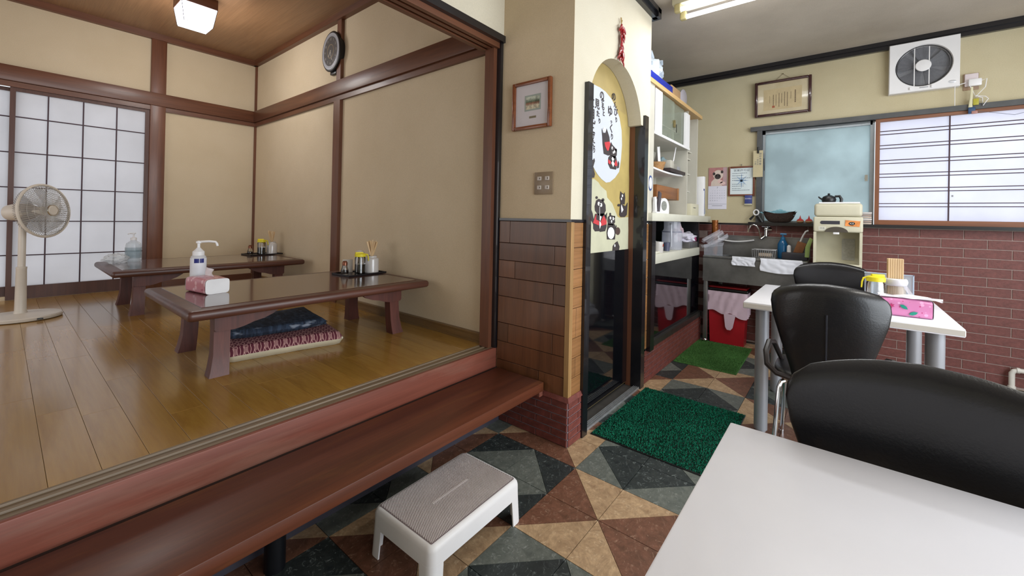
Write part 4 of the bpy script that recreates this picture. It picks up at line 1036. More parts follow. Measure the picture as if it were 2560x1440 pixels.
# chairs
def make_chair(label, loc, rz, wobble=0):
    t = thing('dining_chair', label, 'chair', loc, rz, 'black padded dining chairs')
    def hw(s): # half width up the back
        pts = [(0, .125), (.15, .140), (.45, .180), (.72, .214), (.86, .223), (.94, .219), (.98, .204), (1, .18)]
        for (a, b), (c, d) in zip(pts, pts[1:]):
            if s <= c: return b + (d - b) * (s - a) / (c - a)
        return pts[-1][1]
    def back(u, v):
        a = 2 * PI * u; w = hw(v)
        y = w * math.copysign(abs(math.cos(a)) ** .55, math.cos(a))
        th = .026 * (1 if v < .9 else max(.12, math.sqrt(max(0, 1 - ((v - .9) / .1) ** 2))))
        tx = th * math.copysign(abs(math.sin(a)) ** .6, math.sin(a))
        z0, ztop = .445, .925 - .95 * y * y
        z = z0 + (ztop - z0) * v
        x = -.215 - .035 * v - .02 * math.sin(v * PI) + 1.1 * y * y * (.4 + .6 * v) + tx
        return (x, y, z)
    m = MB(); m.grid(back, 40, 30, closeu=True)
    b = len(m.v) - 40; m.f.append(tuple(b + k for k in range(40))); m.f.append(tuple(range(40)))
    m.build('backrest', M_BLACKP, t, ang=70)
    m = MB()
    m.tube([( -.215 - .035 * v - .02 * math.sin(v * PI) - .0265, 0, .445 + .48 * v) for v in [.04 + .68 * k / 12 for k in range(13)]], .0042, 6); m.build('back_seam', plain('black_piping', '2a2b31', .25, 0, 0), t)
    def seat(u, v):
        a = 2 * PI * u; b_ = PI * (v - .5); cb = max(0, math.cos(b_)) ** .35
        x = .205 * cb * math.copysign(abs(math.cos(a)) ** .6, math.cos(a)); y = .22 * cb * math.copysign(abs(math.sin(a)) ** .6, math.sin(a))
        return (x, y * (1 + .1 * x), .447 + .032 * math.copysign(abs(math.sin(b_)) ** .7, math.sin(b_)))
    m = MB(); m.grid(seat, 40, 14, closeu=True); m.build('seat', M_BLACKP, t, ang=70)
    for s_ in (-1, 1):
        m = MB(); m.tube([(-.225, s_ * .12, .455), (-.235, s_ * .19, .47), (-.215, s_ * .232, .50), (-.17, s_ * .243, .55), (-.10, s_ * .238, .585), (-.03, s_ * .225, .57), (.02, s_ * .205, .50), (.03, s_ * .19, .46)], [.012, .013, .014, .014, .014, .014, .012, .011], 8); m.build('side_strap', plain('dark_strap', '241d1c', .4), t)
    for sx in (-1, 1):
        for sy in (-1, 1):
            m = MB(); m.tube([(sx * .13, sy * .14, .425), (sx * .165, sy * .178, .41), (sx * .175, sy * .186, .38), (sx * .205, sy * .205, .012)], .0105, 10); m.cyl((sx * .205, sy * .205, 0), (sx * .205, sy * .205, .02), .013, n=10); m.build('leg', M_CHROME, t)
    m = MB()
    for sy in (-1, 1): m.tube([(-.16, sy * .16, .418), (.16, sy * .16, .418)], .010, 8)
    m.build('seat_frame', M_CHROME, t)
    return t
ch = make_chair('black padded chair with its seamed back to us before the table with tissues', (2.615, .048, 0), 0)
dup(ch, (.90, -.13, 0), PI, 'large black padded chair across the nearest white table')
dup(ch, (3.53, .055, 0), PI, 'black padded chair on the far side of the table with tissues')
# ------------------------------------------------------------------ serving counter, cabinet, sink corner
M_LAM = plain('counter_laminate', 'c9c7b8', .4, 0, .05, 6)
t = thing('serving_counter', 'off-white upper serving counter with the glass cabinet on it', 'counter', (3.0, 1.26, 0))
def P_(name, boxes, mat, t, r=0, **k):
    o = t.location; m = MB()
    for b in boxes:
        bb = (b[0] - o[0], b[1] - o[0], b[2] - o[1], b[3] - o[1], b[4] - o[2], b[5] - o[2])
        (m.rbox(*bb, r=r) if r else m.box(*bb))
    return m.build(name, mat, t, smooth=bool(r), **k)
P_('worktop', [(3.0, 4.72, 1.085, 1.60, 1.196, 1.257)], M_LAM, t, .004)
P_('post', [(3.002, 3.078, 1.085, 1.15, .235, 1.194)], M_BLACKTRIM, t)
P_('back_post', [(4.46, 4.50, 1.14, 1.60, .265, 1.194)], M_BLACKTRIM, t)
t = thing('lower_counter', 'pale laminate shelf counter crowded with jug and cups under the upper counter', 'counter', (3.08, 1.26, .29))
P_('worktop', [(3.08, 4.455, 1.122, 1.60, .862, .938)], M_LAM, t, .004)
P_('glass_front', [(3.08, 4.455, 1.128, 1.134, .29, .862)], M_DGLASS, t)
P_('bottom_rail', [(3.08, 4.50, 1.100, 1.14, .245, .29)], plain('worn_black_rail', '2d2b28', .4, 0, .35, 18), t)

M_WE = wood('cabinet_top_edge', 'd3b07c', 'c29c66', 0, .5, .1, 3, 0, .05)
cb = thing('glass_cabinet', 'white cupboard with sliding glass doors and open shelves on the counter', 'cabinet', (3.01, 1.26, 1.257))
Y0, Y1 = 1.13, 1.44
P_('side_panel', [(3.01, 3.125, Y0, Y1, 1.257, 2.235)], M_CABW, cb)
P_('side_panel', [(4.395, 4.42, Y0 + .02, Y1, 1.257, 2.235)], M_CABW, cb)
P_('top_board', [(3.0, 4.45, Y0 - .012, Y1, 2.235, 2.268)], M_WE, cb)
P_('back_board', [(3.125, 4.395, Y1 - .01, Y1, 1.257, 2.235)], M_CABW, cb)
P_('divider', [(4.03, 4.05, Y0 + .01, Y1 - .01, 1.257, 2.235)], M_CABW, cb)
P_('shelf', [(3.125, 4.03, Y0 + .005, Y1 - .01, 1.868, 1.884)], M_CABW, cb)
P_('door_track', [(3.125, 4.06, Y0 - .004, Y0 + .005, 1.868, 1.888)], M_WHITEP, cb)
m = MB()
def bow(u, v): return (3.125 + u * .84 - 3.01, (Y0 + .03 + (Y1 - .05 - Y0) * v) - 1.26, 1.628 - .012 * math.sin(u * PI) - 1.257)
m.grid(bow, 14, 4); b0 = len(m.v); m.grid(lambda u, v: (bow(u, v)[0], bow(u, v)[1], bow(u, v)[2] - .014), 14, 4)
m.grid(lambda u, v: (bow(u, 0)[0], bow(u, 0)[1], bow(u, 0)[2] - .014 * v), 14, 2)
m.build('shelf', M_WHITEP, cb, ang=80)
P_('door_stile', [(3.14, 3.30, Y0, Y0 + .018, 1.888, 2.225)], M_WHITEP, cb)
P_('door_stile', [(3.93, 4.06, Y0, Y0 + .018, 1.888, 2.20)], M_WHITEP, cb)
P_('glass_door', [(3.29, 3.63, Y0 + .010, Y0 + .014, 1.888, 2.225)], M_CABGLASS, cb)
P_('glass_door', [(3.59, 3.94, Y0 + .020, Y0 + .024, 1.888, 2.225)], M_CABGLASS, cb)
P_('inner_shelf', [(3.14, 4.02, Y0 + .08, Y1 - .02, 2.02, 2.03)], M_CABW, cb)
m = MB(); m.cyl((.60, -.115 - .02, .795), (.60, -.10, .795), .014, n=14); m.rbox(.585, .615, -.137, -.120, .745, .785, .003); m.build('lock', plain('old_brass_lock', 'a89a70', .3, .8), cb)
m = MB(); m.box(.604, .610, -.146, -.142, .70, .77); m.build('key', M_BLACKM, cb)
for z, d in ((1.872, .16), (1.80, .14), (1.655, .12), (1.49, .12)):
    P_('side_shelf', [(4.05, 4.05 + d, Y0 + .02, Y1 - .01, z - .012, z)], M_CABW, cb)
m = MB(); m.M = frame((.055, Y0 - 1.26 - .001, .225), (1, 0, 0), (0, 0, 1)); m.lathe([(.043, 0), (.043, .001)], 28); m.v = [(x, y, .225 + (z - .225) * 1.35) for x, y, z in m.v]; m.build('round_sticker', plain('sticker_blue', '3a4f86', .5), cb)
m = MB(); m.M = frame((.055, Y0 - 1.26 - .0025, .225), (1, 0, 0), (0, 0, 1)); m.lathe([(.031, 0), (.031, .0008)], 28); m.v = [(x, y, .225 + (z - .225) * 1.4) for x, y, z in m.v]; m.build('sticker_centre', M_WHITEP, cb)
# dishes behind the glass
for k, (x, r_, h_) in enumerate(((3.36, .05, .06), (3.50, .045, .07), (3.68, .035, .09), (3.80, .03, .10))):
    m = MB(); m.lathe([(r_ * .6, 0), (r_, h_), (r_ * .92, h_), (r_ * .55, .006)], 20, cap1=False)
    o = m.build('glass_bowl' if k < 2 else 'drinking_glass', M_GLASS if k > 1 else plain('milk_glass', 'c8cdc8', .2)); o.location = (x, 1.24, 1.884)
    tag(o, ['white glass bowl at the left behind the cabinet glass', 'white glass bowl beside the drinking glasses behind the cabinet glass', 'drinking glass near the lock behind the cabinet glass', 'rightmost drinking glass behind the cabinet glass'][k], 'bowl' if k < 2 else 'glass')
# wall-hung wooden box
t = thing('wooden_box', 'long brown wooden box fixed in the lower bay of the white cupboard', 'box', (3.75, 1.25, 1.392))
m = MB(); m.rbox(-.40, .14, -.07, .179, .0, .105, .004); m.build('box_body', wood('box_wood', '8f5c31', '74441f', 0, .45, .1, 3, 0, .1), t)
m = MB(); m.rbox(.142, .18, -.072, .179, -.002, .108, .002); m.build('end_board', wood('box_end_wood', 'a5713f', '8b5a2e', 2, .45, .1, 3, 0, .1), t)
# things on the middle shelf
ZS = 1.629
t = thing('letter_basket', 'small wicker basket of white envelopes on the cupboard shelf', 'basket', (3.47, 1.23, ZS - .008))
m = MB(); m.lathe([(.05, 0), (.075, .07), (.07, .07), (.046, .006)], 20, cap1=False); m.build('basket', plain('wicker', 'a27a4e', .8, 0, .25, 60, 0, .8, 90), t)
for k in range(5):
    m = MB(); m.M = Matrix.Rotation(R(-12 + 9 * k), 4, 'Y'); m.box(-.03, .03, -.03 + .012 * k, -.0285 + .012 * k, .02, .20); m.build('envelope', M_WHITEP, t, smooth=False)
t = thing('utensil_tray', 'long dark tray of boxes and small tools on the cupboard shelf', 'tray', (3.79, 1.185, ZS - .003))
m = MB(); m.rbox(-.21, .21, -.04, .06, 0, .03, .003); m.build('tray', plain('dark_brown_tray', '33292a', .5), t)
for k, (x, w, h_, c_) in enumerate(((-.14, .045, .10, 'b0aca0'), (-.05, .04, .07, '8a877d'), (.04, .05, .05, '8d8d90'))):
    m = MB(); m.rbox(x - w, x + w, -.03, .04, .03, .03 + h_ * .7, .004); m.build('small_box', plain('small_box_%d' % k, c_, .5), t)
m = MB(); m.cyl((-.06, .0, .03), (.04, .0, .24), .006, n=8); m.build('stick', M_WHITEP, t)
m = MB(); crumple(m, (0, 0, .08), (.10, .04, .085), .15, 6)
o = m.build('small_bag', film('pale_blue_bag', 'a9c4cc', .75, .3), ang=30); o.location = (3.92, 1.33, ZS + .001); tag(o, 'pale blue plastic bag at the end of the cupboard shelf', 'bag')
# on the counter inside the cupboard
ZC = 1.257
t = thing('fan_heater', 'small white rounded appliance with a round grille on the counter', 'heater', (3.45, 1.20, ZC))
t.scale = (1, 1, .64)
m = MB(); m.M = Matrix(((1, 0, 0, 0), (0, 0, 1, 0), (0, 1, 0, 0), (0, 0, 0, 1)))
m.prism([(-.11, 0), (.12, 0), (.12, .09)] + arc(0.005, .09, .115, 0, PI, 16)[1:] , -.05, .05); m.build('housing', M_WHITEP, t, ang=30)
m = MB(); m.M = frame((-.01, -.0505, .105), (1, 0, 0), (0, 0, 1)); m.lathe([(.062, 0), (.062, .002)], 28); m.build('grille', plain('grey_grille', '6d7069', .6), t)
for k in range(-5, 6):
    m = MB(); w = math.sqrt(.062 ** 2 - (k * .011) ** 2); m.box(-.01 - w, -.01 + w, -.0545, -.0525, .105 + k * .011 - .002, .105 + k * .011 + .002); m.build('slat', plain('grille_slat', 'b7b8b0', .5), t, smooth=False)
for nm, lb, ct_, bx, mt in (
    ('tissue_box', 'cream dispenser box with a slot at the right end of the counter', 'box', (4.09, 4.36, 1.115, 1.26, 0, .112), M_CREAMP),
    ('paper_stack', 'pale papers standing behind the cream dispenser box', 'papers', (4.07, 4.30, 1.315, 1.36, 0, .235), plain('bluish_paper', 'b9c6cc', .6)),
    ('long_box', 'tall white box with a navy stripe at the counter end', 'box', (4.445, 4.505, 1.092, 1.165, 0, .40), M_WHITEP)):
    t = thing(nm, lb, ct_, (bx[0], bx[2], ZC))
    m = MB(); m.rbox(0, bx[1] - bx[0], 0, bx[3] - bx[2], 0, bx[5], .003); m.build('box_body', mt, t)
    if nm == 'tissue_box':
        m = MB(); m.box(.08, .16, -.001, .0, .072, .078); m.build('slot', M_BLACKM, t, smooth=False)
    if nm == 'long_box':
        m = MB(); m.box(-.001, .035, -.001, 0, .255, .275); m.box(.028, .040, -.001, 0, .02, .255); m.build('stripe', plain('navy_stripe', '31407e', .5), t, smooth=False)
m = MB(); crumple(m, (0, 0, .05), (.05, .02, .055), .2, 9); o = m.build('leaflet_bag', film('grey_blue_bag', 'aab7bf', .8, .2), ang=25); o.location = (4.56, 1.125, ZC); tag(o, 'crumpled grey-blue plastic sleeve at the counter corner', 'bag')
t = thing('pen_stand', 'slanted dark frame with cards at the left end of the counter', 'stand', (3.16, 1.105, ZC))
m = MB(); m.M = Matrix.Rotation(R(14), 4, 'Y'); m.box(-.02, .03, -.006, .006, .008, .17); m.build('dark_card', plain('dark_card', '4a4348', .5), t, smooth=False)
m = MB(); m.M = Matrix.Rotation(R(-10), 4, 'Y'); m.box(-.05, -.01, -.002, .010, .010, .13); m.build('white_card', M_WHITEP, t, smooth=False)
m = MB(); m.rbox(-.06, .06, -.015, .02, 0, .012, .003); m.build('base', M_WHITEP, t)
# on top of the cupboard
ZR = 2.268
t = thing('blue_tray', 'deep blue plastic tray on top of the white cupboard', 'tray', (3.28, 1.27, ZR))
m = MB(); m.rbox(-.26, .30, -.13, .13, 0, .075, .006); m.build('tray_body', plain('deep_blue_plastic', '1f2f9a', .35), t)
t = thing('shopping_bag', 'tied white plastic bag lying in the blue tray on the cupboard', 'bag', (3.34, 1.27, ZR + .075))
m = MB(); crumple(m, (0, 0, .09), (.21, .11, .10), .16, 12); m.build('bag_body', film('white_bag_film', 'd3dee8', .92, .3), t, ang=25)
for s_ in (-1, 1):
    m = MB(); m.tube([(.08, 0, .15), (.08 + s_ * .05, -.02, .21), (.08 + s_ * .13, -.03, .235), (.08 + s_ * .15, -.03, .205), (.08 + s_ * .06, -.01, .17)], [.012, .02, .022, .018, .01], 8, flat=.35); m.build('tied_handle', MATS['white_bag_film'], t)
m = MB(); m.rbox(-.13, .13, -.10, .10, 0, .15, .003); o = m.build('carton', M_BROWNPAPER); o.location = (3.86, 1.30, ZR); tag(o, 'small cardboard carton on top of the white cupboard', 'box')
m = MB(); m.lathe([(.10, -.02), (.115, -.012), (.11, 0), (.02, .008)], 28); m.v = [(y * .25 + x * .95, z, y * .9 + .10) for x, y, z in m.v]
o = m.build('round_cover', film('frosted_lid', 'b9b4bd', .85, .3)); o.location = (4.10, 1.22, ZR + .003); tag(o, 'round frosted plastic cover leaning on the cupboard beside the carton', 'cover')

# lower counter contents
ZL = .938
t = thing('water_jug', 'clear plastic water jug with a handle on the lower counter', 'jug', (3.90, 1.225, ZL))
M_JUG = film('jug_plastic', 'cfd1dc', .5, .08)
m = MB(); m.lathe([(.085, 0), (.09, .01), (.088, .16), (.075, .185), (.072, .195), (.074, .255), (.06, .262)], 26); m.build('body', M_JUG, t)
m = MB(); m.lathe([(.0905, .158), (.0905, .166)], 26, cap0=False, cap1=False); m.build('rim_band', plain('jug_band', '77788a', .4), t)
m = MB(); m.tube([(-.075, -.01, .235), (-.12, -.03, .225), (-.135, -.035, .18), (-.13, -.035, .08), (-.09, -.02, .03)], .008, 8); m.build('handle', film('jug_handle', 'd2d4de', .8, .15), t)
t = thing('coffee_mug', 'white mug with small red print at the left of the lower counter', 'mug', (3.39, 1.178, ZL))
m = MB(); m.lathe([(.04, 0), (.044, .008), (.045, .09), (.041, .09), (.039, .01)], 24, cap1=False); m.build('body', M_CER, t)
m = MB(); m.tube([(.042, -.005, .075), (.072, -.01, .07), (.075, -.01, .035), (.042, -.005, .02)], .006, 8); m.build('handle', M_CER, t)
m = MB(); m.M = frame((-.012, -.0445, .05), (1, 0, 0), (0, 0, 1)); m.prism([(0, 0), (.02, .004), (.018, .022), (.004, .024)], 0, .001); m.build('print', plain('red_print', 'a8432f', .5), t, smooth=False)
m = MB(); crumple(m, (0, 0, .08), (.10, .06, .085), .25, 21); o = m.build('plastic_bag', film('bluish_bag_film', 'b7c3e4', .85, .3), ang=25); o.location = (3.76, 1.40, ZL); tag(o, 'bluish white plastic bag behind the printed mug', 'bag')
m = MB(); m.lathe([(.026, 0), (.032, .075), (.03, .075), (.024, .004)], 20, cap1=False); o = m.build('tumbler', plain('slate_plastic', '4c4f66', .3)); o.location = (3.64, 1.19, ZL); tag(o, 'small slate blue tumbler between the mug and the jug', 'cup')
m = MB(); m.M = Matrix.Rotation(R(3), 4, 'Z'); m.rbox(-.09, .09, -.02, .02, 0, .018, .008, 3); o = m.build('cordless_handset', plain('ivory_plastic', 'd9d6c4', .4)); o.location = (3.22, 1.146, ZL); tag(o, 'ivory handset lying at the front left of the lower counter', 'handset')
t = thing('cloth_basin', 'shallow steel pan heaped with crumpled pale tea towels', 'pan', (4.28, 1.235, ZL))
m = MB(); m.rbox(-.13, .15, -.10, .12, 0, .06, .006); m.build('pan', M_STEEL, t)
m = MB(); crumple(m, (0.02, 0, .10), (.15, .09, .055), .28, 31, 36, 24); m.build('tea_towel', plain('pale_towel', 'cfcbd8', .85, 0, .05), t, ang=50)
m = MB(); crumple(m, (-.11, .02, .14), (.05, .05, .085), .2, 33, 30, 20); m.build('pink_towel', plain('pink_towel', 'd0b6c0', .85, 0, .05), t, ang=50)
m = MB(); crumple(m, (.12, -.06, .085), (.045, .03, .03), .2, 35); m.build('magenta_cloth', plain('magenta_cloth', '8d2f5e', .8), t, ang=50)
m = MB(); m.M = Matrix.Rotation(R(75), 4, 'X'); m.lathe([(.0, 0), (.075, .004), (.08, .014), (.078, .016)], 24); o = m.build('dish', M_CER); o.location = (4.36, 1.44, ZL + .08); tag(o, 'white dish leaning at the back right of the lower counter', 'dish')

# sink
SX0_, SX1_, SY0_, SY1_ = 4.40, 4.742, .225, 1.075
t = thing('steel_sink', 'worn grey stainless sink on legs against the back wall', 'sink', (4.57, .65, 0))
P_('front_panel', [(SX0_, SX0_ + .012, SY0_, SY1_, .615, .842)], M_STEEL, t)
P_('side_panel', [(SX0_ + .012, SX1_, SY1_ - .012, SY1_, .615, .842)], M_STEEL, t)
P_('side_panel', [(SX0_ + .012, SX1_, SY0_, SY0_ + .012, .615, .842)], M_STEEL, t)
P_('rim', [(SX0_ - .006, SX0_ + .03, SY0_, SY1_, .842, .868), (SX0_ + .03, SX1_, SY1_ - .05, SY1_, .842, .868), (SX0_ + .03, SX1_, SY0_, SY0_ + .03, .842, .868)], M_STEEL, t, .004)
P_('basin_floor', [(SX0_ + .012, SX1_, SY0_ + .012, SY1_ - .012, .66, .668)], M_STEEL, t)
P_('drainboard', [(SX0_ + .03, SX1_ - .006, SY0_ + .03, .66, .858, .867)], M_STEEL, t)
P_('drainboard', [(SX0_ + .03, SX1_ - .006, .885, SY1_ - .05, .858, .867)], M_STEEL, t)
P_('backsplash', [(SX1_ - .006, SX1_, SY0_, SY1_, .62, 1.062)], M_STEEL, t)
P_('backsplash_lip', [(SX1_ - .014, SX1_, SY0_, SY1_, 1.056, 1.066)], M_STEEL, t)
for x, y in ((SX0_ + .025, SY1_ - .025), (SX0_ + .025, SY0_ + .025), (SX1_ - .03, SY1_ - .10), (SX1_ - .03, SY0_ + .025)):
    m = MB(); m.rbox(x - .018 - 4.57, x + .018 - 4.57, y - .018 - .65, y + .018 - .65, .04, .615, .003); m.build('leg', M_STEEL, t)
    m = MB(); m.sph((x - 4.57, y - .65, .022), .022, 14, 10); m.build('ball_foot', M_CHROME, t)
m = MB(); m.tube([(.02, -.10, .66), (.03, -.08, .45), (.10, -.06, .25), (.12, -.06, .0)], .016, 10); m.build('drain_pipe', plain('grey_pvc', '8a8580', .5), t)
# tap
t = thing('kitchen_tap', 'chrome swan-neck tap above the steel sink', 'tap', (4.742, .60, 1.09))
m = MB(); m.tube([(-.005, -.03, .0), (-.03, -.01, -.02), (-.055, .02, -.05)], [.018, .016, .011], 12); m.build('body', M_CHROME, t)
m = MB(); m.tube([(-.055, .02, -.05), (-.058, .028, .0), (-.062, .040, .05), (-.066, .055, .078), (-.070, .080, .090), (-.074, .106, .078), (-.078, .122, .04), (-.078, .125, .012)], .0075, 10); m.build('spout', M_CHROME, t)
m = MB(); m.cyl((-.03, -.02, -.02), (-.03, -.02, .04), .018, n=16); m.sph((-.03, -.02, .05), (.02, .02, .02), 14, 8); m.cyl((-.03, -.02, .06), (-.03, -.02, .075), .008, n=10); m.cyl((-.03, -.055, .075), (-.03, .015, .075), .006, n=8); m.cyl((-.03, -.02, .045), (0, -.05, .045), .026, n=16); m.build('valve', M_CHROME, t)
t = thing('hose_tray', 'curved white plastic gutter hung on the backsplash below the tap', 'rail', (4.735, .84, .98))
m = MB(); m.tube([(-.02, -.16 + .34 * k / 10, .045 - .022 * math.sin(PI * k / 10)) for k in range(11)], .016, 8, flat=.5); m.rbox(-.035, -.0, .16, .20, .03, .075, .004); m.build('gutter', M_WHITEP, t)
# washing-up things
t = thing('soap_bottle', 'blue dish soap pump bottle at the back of the sink', 'bottle', (4.66, .435, .868))
m = MB(); m.lathe([(.038, 0), (.042, .01), (.042, .13), (.03, .16), (.018, .18)], 22); m.build('body', film('blue_bottle', '1a5f8f', .92, .15), t)
m = MB(); m.lathe([(.018, .18), (.018, .20), (.006, .204), (.006, .225)], 16); m.tube([(.0, .02, .228), (0, -.03, .228)], .010, 8); m.build('pump', plain('teal_pump', '2a6f9c', .35), t)
t = thing('wire_basket', 'small wire basket with a sponge on the sink', 'basket', (4.565, .57, .868))
m = MB(); m.rbox(-.06, .06, -.095, .095, 0, .008, .002)
for k in range(12): m.cyl((-.06, -.09 + .0164 * k, .005), (-.06, -.095 + .0173 * k, .075), .0018, n=5)
for k in range(12): m.cyl((.06, -.09 + .0164 * k, .005), (.06, -.095 + .0173 * k, .075), .0018, n=5)
m.tube([(-.062, -.097, .076), (.062, -.097, .076), (.062, .097, .076), (-.062, .097, .076)], .004, 6, closed=True); tag(m.build('wires', M_STEEL, t), None, None, kind='stuff')
m = MB(); m.rbox(-.04, .04, -.06, .05, .01, .045, .012, 3); m.build('sponge', plain('beige_sponge', 'b3a392', .9), t)
t = thing('wash_tub', 'dark plastic tub holding brushes at the right of the sink', 'tub', (4.60, .33, .868))
m = MB(); m.rbox(-.07, .07, -.095, .10, 0, .065, .008); m.build('tub', plain('dark_grey_tub', '34333a', .4), t)
m = MB(); m.M = Matrix.Translation((0, -.02, .065)) @ Matrix.Rotation(R(18), 4, 'X'); m.rbox(-.02, .02, -.035, .035, -.02, .10, .005); m.build('scrubber', plain('brown_scrubber', '8a5a36', .8, 0, .2, 40), t)
m = MB(); m.tube([(0, -.03, .15), (0, -.055, .22), (0, -.075, .26), (0, -.095, .27)], .007, 8); m.build('scrubber_handle', M_WHITEP, t)
m = MB(); m.lathe([(.018, .06), (.016, .12), (.006, .13)], 14, (0, .05, 0)); m.build('small_bottle', M_WHITEP, t)
t = thing('green_cloth', 'light green cloth draped over the edge of the brush tub', 'cloth', (4.53, .235, .868))
m = MB(); m.tube([(0, .005, .03), (0, -.0, .12), (.01, -.025, .20), (.02, -.05, .18), (.02, -.06, .03)], [.016, .018, .014, .016, .018], 8, flat=.4); m.build('cloth', plain('light_green_cloth', '9db36c', .8), t)
def towel(label, y0, y1, z0, z1, seed):
    def f(u, v):
        y = y0 + (y1 - y0) * u + .004 * math.sin(v * 9 + seed)
        s = v * (.09 + (z1 - z0))
        if s < .045: x, z = SX0_ + .04 - s, z1 + .006
        else:
            q = s - .045; x, z = SX0_ - .012, z1 + .006 - q * ((z1 - z0) / (.045 + z1 - z0))
        w = .0028 * math.sin(u * 11 + seed + v * 6) * min(1, v * 2) + .005 * noise.noise(Vector((u * 6, v * 5, seed)))
        zz = z - .016 * math.sin(u * PI) * (v > .6) * (v - .6) * 2.5 * (1 if seed > 5 else 0)
        return (x - abs(w) - .001, y, zz + (0.012 * (u - .5)) * (v > .5) * 0)
    m = MB(); m.grid(f, 40, 22); 
    o = m.build('sink_towel', plain('white_towel', 'dfe0e8', .85, 0, .03), ang=80); tag(o, label, 'towel')
towel('short white towel folded over the front of the sink', .622, .815, .785, .866, 1)
towel('wide white towel draped over the front of the sink beside the water dispenser', .262, .580, .755, .866, 7)
t = thing('clear_trays', 'heap of clear plastic food trays at the left of the sink', 'trays', (4.50, .985, .868))
m = MB(); m.rbox(-.08, .09, -.10, .085, 0, .002, .0008, 1); m.build('acrylic_base', film('acrylic', 'a7abb5', .35, .05), t)
for k, (x, y, z, ry, rx) in enumerate(((-.02, .03, .17, 20, -35), (.0, -.01, .16, 10, -42), (.03, -.04, .13, 15, -38), (-.04, .0, .11, 5, -30), (.02, .03, .08, 0, -10))):
    m = MB(); m.M = Matrix.Translation((x, y, z)) @ Matrix.Rotation(R(rx), 4, 'X') @ Matrix.Rotation(R(ry), 4, 'Z')
    a, b, h_ = .062, .085, .03
    m.add([(-a, -b, 0), (a, -b, 0), (a, b, 0), (-a, b, 0), (-a - .01, -b - .01, h_), (a + .01, -b - .01, h_), (a + .01, b + .01, h_), (-a - .01, b + .01, h_)], [(0, 1, 2, 3), (0, 1, 5, 4), (1, 2, 6, 5), (2, 3, 7, 6), (3, 0, 4, 7)])
    m.build('food_tray', film('clear_tray_%d' % k, 'd3d3dc', .30, .06), t, smooth=False)
P_('acrylic_panel', [(4.408, 4.411, .90, 1.07, .868, .975)], MATS['acrylic'], t)
t = thing('copper_cup_stack', 'tall stack of coppery brown cups in the corner by the sink', 'cups', (4.62, 1.02, .868))
for k in range(9):
    m = MB(); m.lathe([(.022, 0), (.030, .045), (.031, .062), (.027, .062), (.020, .004)], 20, (0, 0, .036 * k), cap1=(k == 8)); m.build('cup', plain('coppery_plastic', '8f5526', .25, .4, .3, 40), t)
# bin under the sink
t = thing('rubbish_bin', 'red rubbish bin with a pinkish liner under the sink', 'bin', (4.56, .87, 0))
def tap_(m, a, b, c, d, z0, z1): m.add([(-a, -b, z0), (a, -b, z0), (a, b, z0), (-a, b, z0), (-c, -d, z1), (c, -d, z1), (c, d, z1), (-c, d, z1)], [(0, 1, 2, 3), (4, 5, 6, 7), (0, 1, 5, 4), (1, 2, 6, 5), (2, 3, 7, 6), (3, 0, 4, 7)])
m = MB(); tap_(m, .07, .150, .085, .168, .002, .50); m.build('body', plain('red_plastic', 'a01a24', .35, 0, .05), t, smooth=False)
m = MB()
N = 72
def liner(u, v):
    a = 2 * PI * u; ca, sa = math.cos(a), math.sin(a)
    k = 1 / max(abs(ca), abs(sa))
    rx, ry = .096 + .004 * v, .181 + .004 * v
    drop = .215 + .035 * noise.noise(Vector((ca * 2, sa * 2, 1))) - .05 * sa * max(0, -ca)
    z = .515 - drop * v
    w = .004 * math.sin(a * 17 + v * 6 + 2 * noise.noise(Vector((ca * 3, sa * 3, v * 2)))) + .003 * noise.noise(Vector((ca * 9, sa * 9, v * 7)))
    return (ca * k ** .9 * (rx + w), sa * k ** .9 * (ry + w), z)
m.grid(liner, N, 14, closeu=True); m.build('liner', film('pinkish_liner_film', 'd9bfcc', .88, .3), t, ang=80)
m = MB(); m.M = Matrix(((0, 0, -1, -.106), (1, 0, 0, -.03), (0, 1, 0, 0), (0, 0, 0, 1))); m.prism([(-.055, .26), (.05, .26), (.035, .13), (.02, .105), (-.012, .105), (-.03, .13)], 0, .002); m.v = [(x, y, z + .045) for x, y, z in m.v]; m.build('liner_flap', MATS['pinkish_liner_film'], t, smooth=False)
m = MB(); m.rbox(-.095, .095, -.185, .175, .515, .545, .010, 3); m.build('lid_rim', M_BLACKM, t)
m = MB(); m.rbox(-.085, .088, -.172, .162, .545, .562, .006, 2); m.build('lid', plain('dark_red_lid', '8d1018', .35), t)

# water dispenser
t = thing('water_dispenser', 'beige cold water dispenser standing behind the dining table', 'dispenser', (4.46, .027, 0))
M_DISP = plain('aged_beige_plastic', 'c6c1aa', .45, 0, .06, 8)
DW = .158
m = MB(); m.rbox(-.16, .16, -DW, DW, 0, .86, .006); m.build('lower_cabinet', M_DISP, t)
m = MB(); m.box(.02, .16, -DW, DW, .86, 1.135); m.box(-.16, .02, -DW, -DW + .018, .86, 1.135); m.box(-.16, .02, DW - .018, DW, .86, 1.135); m.build('niche', M_DISP, t, smooth=False)
m = MB(); m.rbox(-.165, -.02, -DW + .004, DW - .004, .862, .876, .003); m.build('drip_tray', M_DISP, t)
m = MB(); m.rbox(-.168, .16, -DW - .002, DW + .002, 1.135, 1.262, .012, 3); m.build('control_head', M_DISP, t)
m = MB(); m.rbox(-.16, .16, -DW + .002, DW - .002, 1.264, 1.372, .022, 4); m.build('tank_cover', M_DISP, t)
Mz = Matrix(((0, 0, -1, -.168), (-1, 0, 0, 0), (0, 1, 0, 0), (0, 0, 0, 1)))
